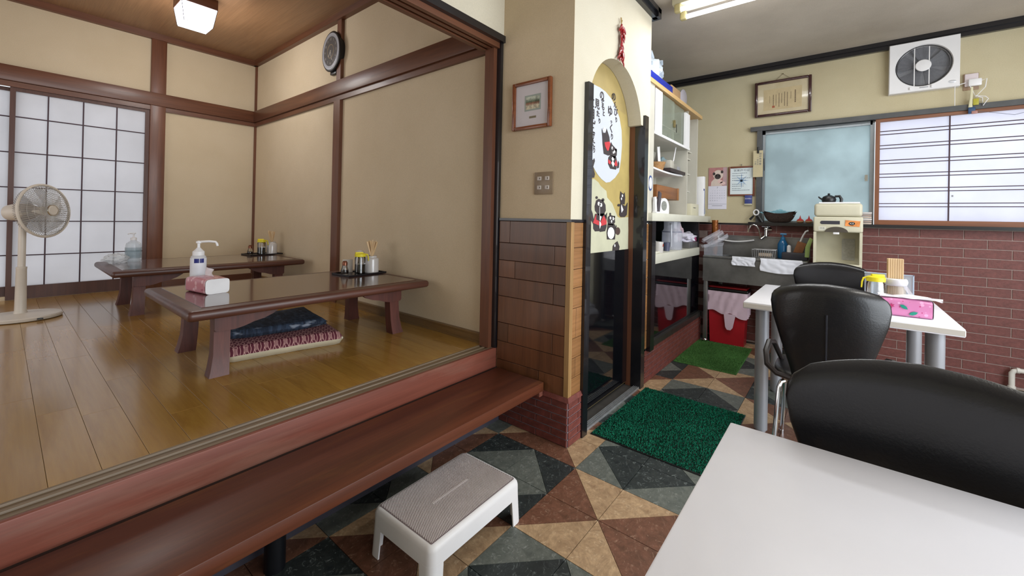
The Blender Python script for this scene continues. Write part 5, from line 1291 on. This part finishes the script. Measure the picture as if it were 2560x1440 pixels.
m = MB(); m.M = Mz; m.prism([(.015 + .0, 1.200), (.015, 1.228), (-.10, 1.228)] + [(-.10 - .014 * math.sin(PI * k / 8), 1.214 + .014 * math.cos(PI * k / 8)) for k in range(1, 8)] + [(-.10, 1.200)], 0, .002); m.build('display', plain('dark_display', '3b3a42', .2), t, smooth=False)
m = MB(); m.M = Mz; m.prism([(-.062 + .075 * math.cos(a) + .055, 1.135 + .045 * math.sin(a)) for a in [PI * k / 14 for k in range(15)]], 0, .006); m.build('lever_hood', plain('brown_lever', '4e4840', .3), t, smooth=False)
m = MB(); m.rbox(-.172, -.15, -.012, .028, 1.118, 1.138, .003); m.build('lever', M_WHITEP, t)
m = MB(); m.M = Mz; m.prism([(.048, 1.188), (.138, 1.183), (.143, 1.228), (.050, 1.236)], .001, .004); m.build('orange_sticker', plain('orange_sticker', 'd88a4c', .4, 0, .35, 25), t, smooth=False)
m = MB(); m.M = Mz; m.prism([(.09 + .02 * math.cos(a), 1.208 + .014 * math.sin(a)) for a in [2 * PI * k / 20 for k in range(20)]], .0042, .0048); m.build('sticker_oval', M_BLACKM, t, smooth=False)
m = MB(); text(m, 'ICE', .018, Mz @ Matrix.Translation((.09, 1.208, .0052))); m.build('sticker_letters', M_WHITEP, t, smooth=False)
m = MB(); m.M = Mz; m.prism([(-.125, 1.148), (-.075, 1.148), (-.075, 1.180), (-.125, 1.180)], .0, .0012); m.build('small_label', plain('pale_label', 'c9c7b8', .5), t, smooth=False)
m = MB(); text(m, '冷水', .018, Mz @ Matrix.Translation((-.10, 1.165, .0016))); m.build('label_print', plain('grey_print', '6b6b66', .6), t, smooth=False)
m = MB(); m.box(.017, .0195, -.115, -.03, .90, 1.08); m.build('notice', plain('worn_notice', 'b3b2ac', .6, 0, .12, 60), t, smooth=False)
m = MB(); m.lathe([(.115, 0), (.15, .002), (.152, .006), (.145, .005), (.11, .002)], 36, cap1=False)
m.v = [(x, y, max(z, 0)) for x, y, z in m.v]
m = MB(); m.rbox(-.12, .12, -.135, .135, 0, .006, .003, 2); m.tube([(-.115, -.13, .008), (.115, -.13, .008), (.115, .13, .008), (-.115, .13, .008)], .005, 6, closed=True)
o = m.build('white_tray', M_WHITEP); o.location = (4.46, .02, 1.372); tag(o, 'white tray on top of the water dispenser', 'tray')
t = thing('black_kettle', 'small black lidded pot on the white tray of the dispenser', 'pot', (4.48, .090, 1.379))
m = MB(); m.lathe([(.03, 0), (.048, .015), (.052, .035), (.042, .058), (.02, .070), (.008, .074), (.010, .084), (.003, .088)], 24); m.build('body', M_BLACKM, t)
m = MB(); m.tube([(0, -.04, .06), (0, -.072, .062), (0, -.085, .035), (0, -.082, .004)], [.010, .011, .012, .010], 8); m.build('handle', M_BLACKM, t)
m = MB(); m.tube([(0, .045, .035), (0, .065, .05), (0, .072, .06)], [.008, .006, .005], 8); m.build('spout', M_BLACKM, t)

# on the window sill
ZW = 1.205
t = thing('woven_basket', 'dark boat-shaped woven basket on the window sill', 'basket', (4.70, .47, ZW))
def boat(sc):
    def f(u, v):
        y = (u - .5) * 2; x = (v - .5) * 2
        h = .085 + .018 * y * y
        return (x * .040 * sc * (1 - .55 * y * y) + (0 if True else 0), y * (.145) * sc * (1 - .10 * (1 - abs(x))), (.0 if sc > .99 else .008) + h * min(1.02, abs(x) ** 2.5 * .95 + .05 * y * y + (abs(y) ** 5) * .9) / (1.0))
    return f
m = MB(); m.grid(boat(1), 26, 14); m.grid(boat(.93), 26, 14); m.build('basket', plain('dark_woven', '33241d', .8, 0, .4, 70, 0, .9, 70), t, ang=60)
m = MB(); crumple(m, (0, -.0, .085), (.016, .095, .032), .45, 41); m.build('teal_wrappers', film('teal_film', '8fc6d6', .8, .2), t, ang=20)
for k, (y, lb) in enumerate(((.305, 'red pointed ornament on the sill next to the woven basket'), (.238, 'red pointed ornament on the sill next to the water dispenser'))):
    t = thing('pointed_ornament', lb, 'ornament', (4.705, y, ZW), 0, 'red pointed ornaments on the sill')
    m = MB(); m.lathe([(.018, 0), (.030, .012), (.028, .022)], 20); m.build('straw_base', plain('straw_base', 'b98d68', .7), t)
    m = MB(); m.lathe([(.029, .022), (.022, .034), (.010, .040), (.005, .055), (.001, .072)], 20); m.build('red_top', plain('ornament_red', 'c2332f', .4), t)
t = thing('bottle_opener', 'white and black handled tool hanging at the window corner', 'tool', (4.70, .665, 1.24))
m = MB(); m.tube([(0, .0 + .022 * math.cos(a), .062 + .026 * math.sin(a)) for a in [2 * PI * k / 20 for k in range(20)]], .006, 8, closed=True); m.build('opener_ring', M_WHITEP, t)
m = MB(); m.tube([(0, -.015, .035), (0, -.045, -.02), (0, -.055, -.035)], [.010, .013, .012], 8); m.tube([(.01, .02, .03), (.01, .055, -.01)], [.008, .012], 8); m.build('grip', M_BLACKM, t)
t = thing('book_pile', 'small pile of folded papers on the sill right of the dispenser', 'papers', (4.71, -.155, ZW))
for k in range(6):
    m = MB(); m.M = Matrix.Rotation(R(random.uniform(-6, 6)), 4, 'Z'); m.rbox(-.03, .03, -.045, .04, .018 * k, .018 * k + .015, .003); m.build('paper_packet', plain('packet_%d' % (k % 3), ('c3b3a6', 'a9958c', 'd0c8c4')[k % 3], .7), t)

# framed things on the walls
def wall_frame(name, label, o, ux, w, h, fw, d, fmat, inner, tilt=0, cat='picture'):
    """frame hung with its lower left corner at o; ux runs to the right as one looks at it"""
    t = thing(name, label, cat, o)
    ux = Vector(ux); up = Vector((0, 0, 1)); n = ux.cross(up)
    M = Matrix(((ux.x, 0, n.x, 0), (ux.y, 0, n.y, 0), (0, 1, 0, 0), (0, 0, 0, 1))) @ Matrix.Rotation(tilt, 4, 'X')
    for nm, b in (('frame_side', (0, fw, 0, h)), ('frame_side', (w - fw, w, 0, h)), ('frame_rail', (fw, w - fw, 0, fw)), ('frame_rail', (fw, w - fw, h - fw, h))):
        m = MB(); m.M = M; m.rbox(b[0], b[1], b[2], b[3], .001, d, fw * .25, 2); m.build(nm, fmat, t)
    m = MB(); m.M = M; m.box(fw * .8, w - fw * .8, fw * .8, h - fw * .8, .001, d * .45); m.build('sheet', inner, t, smooth=False)
    return t, M, d * .45
UE = (0, -1, 0)
t, M, d = wall_frame('framed_print', 'small wood-framed print with wide white mount above the light switches', (XC - .001, 1.513, 1.704), UE, .268, .275, .020, .026, wood('frame_cherry', '8c4e2a', '733c1e', 1, .3, .4, 3, 0, .05), plain('mount_board', 'cfc8cb', .7, 0, .02))
def on(t, M, nm, poly, mat, z, th=.0008): m = MB(); m.M = M; m.prism(poly, z, z + th); return m.build(nm, mat, t, smooth=False)
def rect(a, b, c, e): return [(a, c), (b, c), (b, e), (a, e)]
on(t, M, 'inner_mount', rect(.084, .196, .105, .195), plain('grey_mount', '9aa39c', .6), d)
def scene_mat():
    s = Mt('tiny_landscape'); n = s.noise(45, 4, .7); g = s.n.new('ShaderNodeSeparateXYZ'); s.l.new(s.tc.outputs['Generated'], g.inputs[0])
    c = s.ramp(g.outputs[2], [(.25, srgb('c9bfa6')), (.45, srgb('8f5f48')), (.6, srgb('56664f')), (.85, srgb('b9bfae'))])
    s.col(s.mix(c, s.ramp(n, [(.4, (.5, .5, .5, 1)), (.6, (1.2, 1.2, 1.2, 1))]), .8, 'MULTIPLY')); return s.m
on(t, M, 'print', rect(.093, .187, .114, .186), scene_mat(), d + .001)
on(t, M, 'name_plate', rect(.118, .165, .062, .074), plain('plate_brass', '7c7258', .5), d)
t = thing('light_switch', 'brown wall plate with four small switches above the panelling', 'switch', (XC - .001, 1.292, 1.395))
m = MB(); m.M = Mk @ Matrix.Identity(4); m.rbox(-.062, .062, -.062, .062, 0, .008, .003); m.build('plate', plain('brown_plate', '8d7a62', .35, 0, .03), t)
for a in (-.026, .026):
    for b in (-.024, .026):
        m = MB(); m.M = Mk; m.rbox(a - .014, a + .014, b - .011, b + .011, .008, .013, .002); m.build('rocker', plain('pale_rocker', 'c9c0b8', .3, 0, .03), t)
        m = MB(); m.M = Mk; m.box(a + .002, a + .008, b - .005, b + .005, .013, .0138); m.build('indicator', plain('rocker_mark', '5f5348', .4), t, smooth=False)

M_CERTF = plain('dark_maroon_frame', '3a1a1c', .2, 0, .1, 5, .6)
def cert_mat():
    s = Mt('aged_certificate'); g = s.n.new('ShaderNodeSeparateXYZ'); s.l.new(s.tc.outputs['Generated'], g.inputs[0])
    n = s.noise(6, 4); c = s.ramp(n, [(.3, srgb('c3b698')), (.7, srgb('b3a37f'))]); s.col(c); s.set(rough=.35, coat=.5, coatr=.05); return s.m
t, M, d = wall_frame('framed_certificate', 'dark framed certificate hung on a cord beside the exhaust fan', (XB - .012, .697, 2.250), UE, .462, .345, .026, .022, M_CERTF, cert_mat(), R(3))
on(t, M, 'certificate_border', rect(.075, .387, .060, .262), plain('certificate_paper', 'bca983', .6, 0, .08, 20), d)
PR = plain('brown_ink', '5d4a38', .7)
rr = random.Random(11)
for k, (x, z0, z1, w) in enumerate(((.335, .105, .225, .010), (.300, .15, .215, .004), (.272, .085, .215, .006), (.250, .085, .22, .006), (.226, .12, .21, .005), (.205, .085, .215, .006), (.180, .10, .205, .004), (.158, .085, .205, .007), (.128, .13, .20, .003))):
    m = MB(); m.M = M; z = z1
    while z > z0:
        hh = w * rr.uniform(.9, 1.4); m.box(x - w / 2, x + w / 2, z - hh * .8, z, d + .001, d + .0014); z -= hh * 1.15
    tag(m.build('writing_column', PR, t, smooth=False), None, None, kind='stuff')
on(t, M, 'red_seal', rect(.148, .170, .080, .100), plain('seal_red', 'a0583c', .7), d + .0012)
m = MB(); m.tube([(.0, -.15, .33), (.006, -.232, .405), (.0, -.31, .335)], .0012, 5); m.cyl((.012, -.232, .405), (-.002, -.232, .405), .004, n=8); m.build('hanging_cord', plain('brown_cord', '6c5a41', .8), t)

t, M, d = wall_frame('framed_licence', 'brown framed licence with a blue emblem beside the pug calendar', (XB - .001, .928, 1.470), UE, .242, .305, .018, .016, wood('licence_frame', '7d4630', '693722', 1, .4, .2, 3, 0, .05), plain('licence_paper', 'd5dfe2', .5, 0, .02), 0)
TXM = plain('slate_ink', '54606e', .7)
m = MB(); text(m, '営業許可証', .026, M @ Matrix.Translation((.121, .262, d + .0006)), sx=1.15); m.build('title', TXM, t, smooth=False)
for k, (z, L) in enumerate(((.232, .13), (.208, .10), (.182, .16), (.160, .12), (.120, .11), (.100, .10), (.075, .08), (.058, .16))):
    m = MB(); m.M = M; x = .035
    while x < .035 + L: w_ = rr.uniform(.006, .016); m.box(x, x + w_, z, z + .0045, d + .0004, d + .0008); x += w_ + .003
    tag(m.build('line_of_writing', TXM, t, smooth=False), None, None, kind='stuff')
EMB = plain('pale_blue_emblem', '8fa9c6', .6)
for a in range(8):
    aa = 2 * PI * a / 8 + R(90); L = .085 if a % 4 == 0 else .07
    on(t, M, 'emblem_ray', [(.121 + .008 * math.cos(aa + 1.57), .158 + .008 * math.sin(aa + 1.57)), (.121 + L * math.cos(aa), .158 + L * math.sin(aa)), (.121 - .008 * math.cos(aa + 1.57), .158 - .008 * math.sin(aa + 1.57))], EMB, d + .0002, .0002)
m = MB(); m.cyl((-.004, -.121, .322), (-.016, -.121, .322), .004, n=8); m.cyl((-.008, -.121, .305), (-.008, -.121, .322), .0015, n=6); m.build('hook', M_STEEL, t)

# calendar with a pug photograph
t = thing('wall_calendar', 'pug dog calendar hanging beside the framed licence', 'calendar', (XB - .001, 1.122, 1.335))
Mc = Matrix(((0, 0, -1, 0), (-1, 0, 0, 0), (0, 1, 0, 0), (0, 0, 0, 1)))
def cal(nm, poly, mat, z, th=.0008): m = MB(); m.M = Mc; m.prism(poly, z, z + th); return m.build(nm, mat, t, smooth=False)
cal('page', rect(0, .180, 0, .245), plain('calendar_page', 'dcdae6', .6, 0, .01), .001, .003)
cal('photograph', rect(.002, .180, .245, .440), plain('rose_backdrop', 'b07a78', .5, 0, .12, 12), .001, .003)
def ell(cx, cz, rx, rz, n=22): return [(cx + rx * math.cos(2 * PI * k / n), cz + rz * math.sin(2 * PI * k / n)) for k in range(n)]
FAWN = plain('pug_fawn', 'd3c2b6', .6); MASK = plain('pug_mask', '3a3030', .6); PINK = plain('pug_paw', 'd9b9b4', .6)
cal('curtain', rect(.142, .180, .248, .438), plain('pale_curtain', 'b3979a', .6), .0040, .0003)
cal('pug_body', [(.025, .246), (.03, .29), (.055, .32), (.10, .325), (.13, .30), (.135, .246)], FAWN, .0043, .0003)
cal('pug_head', ell(.095, .362, .048, .052), FAWN, .0046, .0003)
cal('pug_mask', ell(.091, .345, .030, .028), MASK, .0049, .0003)
for a in ((.055, .375), (.132, .392)): cal('pug_ear', ell(a[0], a[1], .013, .016, 14), MASK, .0049, .0003)
for a in ((.078, .355), (.106, .352)): cal('pug_eye', ell(a[0], a[1], .006, .006, 10), plain('pug_eye', '14100f', .2), .0052, .0003)
for a in ((.115, .290), (.14, .272)): cal('pug_paw', ell(a[0], a[1], .026, .018, 16), PINK, .0050, .0003)
m = MB(); text(m, '7', .026, Mc @ Matrix.Translation((.09, .226, .0046))); m.build('month_number', TXM, t, smooth=False)
nums = MB(); day = 1
for r_ in range(5):
    for c_ in range(7):
        if (r_ == 0 and c_ < 1) or day > 31: continue
        text(nums, str(day), .013, Mc @ Matrix.Translation((.022 + .0225 * c_, .195 - .026 * r_, .0046))); day += 1
tag(nums.build('day_numbers', plain('calendar_ink', '8b8c9c', .6), t, smooth=False), None, None, kind='stuff')
cal('footer_line', rect(.002, .178, .0525, .0545), TXM, .0041, .0003)
cal('footer_text', rect(.04, .14, .034, .040), plain('footer_ink', '9a9aa5', .6), .0041, .0003)
# other things near the window
t = thing('pocket_box', 'small navy and cream box pinned below the framed licence', 'box', (XB - .001, .775, 1.378))
m = MB(); m.M = Mc; m.rbox(.0, .068, .0, .012, .0, .03, .002); m.build('cream_edge', M_CREAMP, t)
m = MB(); m.M = Mc; m.rbox(.003, .067, .012, .098, .0, .028, .002); m.build('box_body', plain('navy_box', '3c4683', .5), t)
m = MB(); text(m, '火の用心', .0155, Mc @ Matrix.Translation((.035, .062, .0285))); text(m, '○○○', .012, Mc @ Matrix.Translation((.035, .038, .0285))) if False else None; m.build('lettering', M_WHITEP, t, smooth=False)
t = thing('paper_talisman', 'tall buff paper tag hanging from a black hook on the window jamb', 'tag', (XB - .034, .702, 1.655))
m = MB(); m.M = Mc; m.rbox(0, .085, 0, .265, 0, .002, .0008, 1); m.build('tag_paper', plain('buff_paper', 'bfb28f', .7, 0, .05), t)
for x, z, s_, h_ in ((.062, .15, '御祈祷神璽', .022), (.040, .11, '一家安全', .018), (.020, .07, '守護', .016)):
    for k, ch in enumerate(s_):
        m = MB(); text(m, ch, h_, Mc @ Matrix.Translation((x, z + .08 - k * h_ * 1.15, .0024))); m.build('character', TXM, t, smooth=False)
m = MB(); m.M = Mc; m.rbox(.035, .052, .235, .30, .003, .012, .004); m.build('black_hook', M_BLACKM, t)
m = MB(); m.M = Mc; m.cyl((.093, .18, .004), (.098, .06, .004), .003, n=6); m.build('black_pen', M_BLACKM, t)

# exhaust fan
t = thing('exhaust_fan', 'square white exhaust fan high on the back wall', 'fan', (XB, -.502, 2.515))
Mx = Matrix(((0, 0, -1, 0), (-1, 0, 0, 0), (0, 1, 0, 0), (0, 0, 0, 1)))
hs = .207
m = MB(); m.M = Mx
n = 48; outer = []; 
for k in range(n):
    a = 2 * PI * k / n + PI / 4; c_, s_ = math.cos(a), math.sin(a); q = hs / max(abs(c_), abs(s_)); outer.append((c_ * q, s_ * q))
ci = [(.165 * math.cos(2 * PI * k / n + PI / 4), .165 * math.sin(2 * PI * k / n + PI / 4)) for k in range(n)]
m.add([(x, y, 0) for x, y in outer] + [(x, y, .048) for x, y in outer] + [(x * .98, y * .98, .054) for x, y in outer] + [(x * 1.04, y * 1.04, .052) for x, y in ci] + [(x, y, .040) for x, y in ci] + [(x * .98, y * .98, .005) for x, y in ci],
      [(j * n + k, j * n + (k + 1) % n, (j + 1) * n + (k + 1) % n, (j + 1) * n + k) for j in range(5) for k in range(n)])
m.build('front_panel', M_WHITEP, t, ang=25)
m = MB(); m.M = Mx; m.lathe([(.164, .004), (.164, .006)], 40); m.build('shutter', plain('grey_shutter', '8f9094', .5, 0, .1), t)
m = MB(); m.M = Mx; m.tube([(.163 * math.cos(a), .163 * math.sin(a), .042) for a in [2 * PI * k / 48 for k in range(48)]], .0035, 6, closed=True); m.build('black_rim', M_BLACKM, t)
for k in range(5):
    m = MB(); m.M = Mx @ Matrix.Rotation(2 * PI * k / 5 + .3, 4, 'Z')
    m.grid(lambda u, v: ((.035 + .118 * u) * math.cos((v - .5) * .95), (.035 + .118 * u) * math.sin((v - .5) * .95), .018 + (v - .5) * .018), 8, 6); m.build('blade', plain('fan_blade_grey', '77787d', .5, 0, .1), t, ang=80)
m = MB(); m.M = Mx
for k in range(1, 16):
    r_ = .05 + .0074 * k; m.tube([(r_ * math.cos(a), r_ * math.sin(a), .044) for a in [2 * PI * q / 32 for q in range(32)]], .0008, 4, closed=True)
for k in range(24):
    a = 2 * PI * k / 24; m.tube([(.045 * math.cos(a), .045 * math.sin(a), .044), (.163 * math.cos(a), .163 * math.sin(a), .042)], .0009, 4, caps=False)
tag(m.build('wire_guard', plain('guard_wire_grey', '6e7076', .4), t), None, None, kind='stuff')
m = MB(); m.M = Mx; m.lathe([(.046, .040), (.048, .048), (.044, .052), (.01, .055)], 32); m.build('hub_cap', M_WHITEP, t)
for x in (-.052, .035):
    m = MB(); m.M = Mx; m.box(x - .003, x + .003, -.16, .15, .0455, .047); m.build('guard_bar', M_WHITEP, t, smooth=False)
for x in (-.075, .052):
    m = MB(); m.M = Mx; m.rbox(x - .006, x + .006, -.192, -.17, .052, .062, .002); m.build('clip', M_WHITEP, t)
m = MB(); m.M = Mx; m.rbox(-.02, .03, -.185, -.178, .052, .056, .001); m.build('model_plate', plain('grey_plate', '9a9ca2', .4), t)
m = MB(); m.M = Mx; m.sph((.165, -.165, .053), (.024, .013, .003), 16, 6); m.build('oval_badge', plain('silver_badge', 'd4d6dc', .3, .3), t)
m = MB(); m.tube([(-.05, -.18, -.205), (-.05, -.18, -.24), (-.05, -.181, -.36)], .0022, 6); m.build('pull_cord', M_WHITEP, t)
# outlet with plugs, and a clip hanging on the lead
t = thing('wall_outlet', 'white wall socket with plugs and tangled white leads beside the exhaust fan', 'outlet', (XB, -.775, 2.33))
m = MB(); m.M = Mx; m.rbox(-.042, .042, -.055, .075, 0, .006, .002); m.build('backplate', plain('outlet_brown', '9a7f66', .5), t)
m = MB(); m.M = Mx; m.rbox(-.036, .036, -.03, .068, .006, .03, .004); m.build('socket_block', plain('pinkish_white_plastic', 'd9cdd0', .4), t)
m = MB(); m.M = Mx; m.rbox(-.02, .05, -.035, .02, .03, .055, .006); m.build('plug', M_WHITEP, t)
m = MB(); m.tube([(-.035, .03, -.0), (-.05, .06, -.01), (-.035, .095, -.02)], .003, 6); m.tube([(-.045, -.045, .0), (-.05, -.075, .01), (-.04, -.07, -.05), (-.04, -.02, -.12), (-.04, .0, -.06), (-.04, .01, -.03)], .0032, 6)
m.tube([(-.04, -.02, -.11), (-.045, -.055, -.135), (-.045, -.055, -.16), (-.045, -.058, -.195), (-.045, -.085, -.145), (-.045, -.07, -.125), (-.04, -.03, -.115)], .003, 6); m.build('leads', M_WHITEP, t)
m = MB(); m.tube([(-.04, -.0, -.04), (-.042, .003, -.12), (-.045, .008, -.20)], [.007, .008, .012], 8, flat=.5); m.build('ribbon', plain('cream_ribbon', 'cfcaa9', .6), t)
m = MB(); m.rbox(-.05, -.043, -.036, -.006, -.185, -.135, .002); m.build('yellow_tag', plain('yellow_tag', 'a9a02c', .5), t)
t = thing('blue_clip', 'blue clip hanging below the wall socket in front of the paper screen', 'clip', (XB - .05, -.775, 2.10))
m = MB(); m.rbox(-.006, .006, -.018, .02, -.02, .03, .004); m.build('clip_body', plain('blue_clip', '27466e', .4), t)
m = MB(); m.rbox(-.010, .002, -.03, .004, -.024, .0, .005); m.build('clip_jaw', plain('pinkish_clip', 'a5776f', .4), t)
m = MB(); m.tube([(0, -.01, .0), (0, -.12, -.03), (.02, -.22, -.055), (.02, -.32, -.03)], .0015, 5); m.build('thin_cord', plain('grey_cord', '5b5f6c', .6), t)

# string of dried chillies
t = thing('chilli_string', 'string of dried red chillies hanging above the arched doorway', 'decoration', (2.44, YA - .014, 2.215))
m = MB(); m.cyl((0, 0, 0), (0, 0, .262), .003, n=6); m.tube([(0, 0, .225), (-.006, 0, .25), (-.008, 0, .262)], .003, 6); m.tube([(0, 0, .225), (.010, 0, .245), (.013, 0, .252)], .003, 6); m.build('straw_cord', plain('straw', 'a58a54', .8), t)
CH = plain('chilli_red', '9c1f26', .25, 0, .25, 20, .3)
rr = random.Random(5)
for k in range(46):
    z = .222 - .21 * (k / 45); a = rr.uniform(0, 6.28); L = rr.uniform(.035, .05); sp = rr.uniform(.5, 1.2) if (k < 16 or k > 32) else rr.uniform(.25, .7)
    dx, dy = math.cos(a) * sp, -abs(math.sin(a)) * sp
    m = MB(); m.tube([(0, 0, z), (dx * L * .55, dy * L * .3, z - L * .30), (dx * L * .95, dy * L * .4, z - L * .65), (dx * L * 1.15, dy * L * .4, z - L)], [.0025, .0075, .0050, .0008], 6); m.build('chilli', CH, t)

# fluorescent batten
t = thing('fluorescent_lamp', 'twin-tube fluorescent ceiling lamp over the kitchen corner', 'lamp', (3.03, .30, CE))
m = MB(); m.rbox(-.075, .075, -.66, .66, -.045, 0, .006); m.build('batten', M_CREAMP, t)
for x in (-.065, .065):
    m = MB(); m.cyl((x, -.60, -.085), (x, .60, -.085), .0155, n=18); m.build('tube', emit('tube_glow', 'fbfcff', 9), t)
    for s_ in (-1, 1):
        m = MB(); m.rbox(x - .021, x + .021, s_ * .62 - .022, s_ * .62 + .022, -.105, -.045, .010, 3); m.build('end_cap', plain('yellowed_cap', 'b9ad7c', .4), t)

# things on the dining table
ZD = .745
t = tissue('tissue_pack', 'pink floral tissue pack with green leaves on the white dining table', (2.885, -.245, ZD), R(-88), .205, .115, .085, pattern_mat('pink_floral_wrapper', 'd684b4', [('e6a9cf', .22), ('c03f78', .13)], 34, 7), M_WHITEP, (.20, .012, .02))
m = MB()
m.grid(lambda u, v: (-.095 + .235 * u, -.052 + .075 * v + .006 * math.sin(u * 8), .0995 + .006 * math.sin(u * 9 + v * 3) - .022 * max(0, u - .8) * 3), 24, 8)
m.grid(lambda u, v: (-.09 + .228 * u, -.050 + .002 * v, .094 + .010 * v), 12, 3)
m.build('tissue', MATS['tissue_paper'], t, ang=80)
LEAF = plain('leaf_green', '1f8f7a', .4)
fl = plain('flower_magenta', 'b8336a', .4)
for (a, b, rot) in ((-.00, .050, -35), (-.035, .022, 25)):
    m = MB(); m.M = Matrix.Translation((-a, -.0605, b)) @ Matrix(((1, 0, 0, 0), (0, 0, 1, 0), (0, 1, 0, 0), (0, 0, 0, 1))) @ Matrix.Rotation(R(rot), 4, 'Z')
    m.prism([(-.018, 0), (-.008, .008), (.006, .008), (.018, .0), (.006, -.007), (-.008, -.007)], -.001, .0005); m.build('printed_leaf', LEAF, t, smooth=False)
m = MB(); m.M = Matrix.Translation((-.045, -.0605, .052)) @ Matrix(((1, 0, 0, 0), (0, 0, 1, 0), (0, 1, 0, 0), (0, 0, 0, 1)))
m.prism([((.013 if k % 2 else .005) * math.cos(PI * k / 6), (.013 if k % 2 else .005) * math.sin(PI * k / 6)) for k in range(12)], -.001, .0005); m.build('printed_flower', fl, t, smooth=False)
soy((3.02, -.150, ZD), R(105), 'square glass sauce jar with yellow pourer on the white dining table', .175, .040, .45, plain('red_spice', '8f3a30', .7), 'sauce_jar')
t = thing('chopstick_holder', 'clear jar in crumpled film holding a sheaf of chopsticks on the white table', 'jar', (3.10, -.235, ZD))
m = MB(); m.lathe([(.040, 0), (.044, .006), (.044, .10), (.036, .125), (.036, .150)], 24, cap1=False); m.build('glass_body', film('holder_glass', 'b5ada2', .55, .06), t)
m = MB(); m.tube([(.043 * math.cos(a), .043 * math.sin(a), .145) for a in [2 * PI * k / 24 for k in range(24)]], .010, 8, closed=True, flat=2.0); m.build('film_collar', film('milky_film', 'dcdde2', .8, .2), t)
m = MB(); m.add([(-.02, -.02, .145), (-.02, -.045, .13), (-.01, -.075, .075), (-.01, -.05, .01), (-.01, -.042, .05), (-.01, -.055, .08), (-.02, -.03, .12)], [(0, 1, 6), (1, 2, 5, 6), (2, 3, 4, 5)]); m.build('film_corner', MATS['milky_film'], t, smooth=False)
rr = random.Random(9); me = MB(); me.rbox(-.0042, .0042, -.003, .003, 0, .20, .0012, 1); me = me.mesh('chopstick', M_STICK)
k = 0
for i in range(7):
    for j in range(4):
        x = (i - 3) * .0092 + (.0046 if j % 2 else 0); y = (j - 1.5) * .0100
        if math.hypot(x, y) > .034: continue
        o = link('chopstick', me, None, (3.10 + y, -.235 + x, ZD + .072), (0, 0, PI / 2 + rr.uniform(-.1, .1)))
        tag(o, 'wooden chopstick in the film-wrapped jar on the white table', 'chopstick', 'sheaf of chopsticks on the white dining table')
t = thing('menu_stand', 'clear acrylic menu stand behind the jars on the white table', 'stand', (3.22, -.215, ZD))
m = MB(); m.rbox(-.002, .002, -.105, .105, .0, .175, .0015, 1); m.rbox(-.03, .03, -.105, .105, 0, .003, .001, 1); m.build('acrylic', film('acrylic_stand', 'c3ccd6', .38, .05), t)
m = MB(); m.box(.0024, .003, -.094, .094, .01, .16); m.build('menu_sheet', film('menu_sheet', 'bdc1c6', .5, .4), t, smooth=False)
m = MB(); m.rbox(-.0035, .0035, -.107, -.100, 0, .177, .001, 1); m.rbox(-.0035, .0035, -.107, .107, .171, .177, .001, 1); m.build('bright_edge', film('acrylic_edge', 'aebccd', .85, .1), t)

# things low down behind the chair
t = thing('rice_sack', 'white and navy plastic sack slumped on the floor behind the dining chair', 'sack', (4.10, .06, 0))
m = MB(); crumple(m, (0, 0, .16), (.12, .28, .17), .12, 51, 40, 26); m.build('sack', plain('white_sack', 'c9ccd6', .5, 0, .04), t, ang=40)
m = MB(); m.box(-.125, -.10, -.05, .18, .12, .18); m.build('navy_print', plain('sack_navy', '2b3a6a', .5), t, smooth=False)
t = thing('white_pipe', 'white plastic elbow pipe low on the brick wall', 'pipe', (XB - .045, -1.02, 0))
m = MB(); m.tube([(0, .022, 0), (0, .022, .125), (0, .012, .142), (0, -.006, .15), (0, -.22, .15)], .0165, 12); m.build('pipe', plain('white_pvc', 'd2cfc8', .4, 0, .03), t)
m = MB(); m.cyl((0, .022, 0), (0, .022, .03), .021, n=14); m.build('coupling', MATS['white_pvc'], t)
m = MB(); m.cyl((0, -.015, .15), (0, .0, .15), .021, n=14); m.build('coupling', MATS['white_pvc'], t)
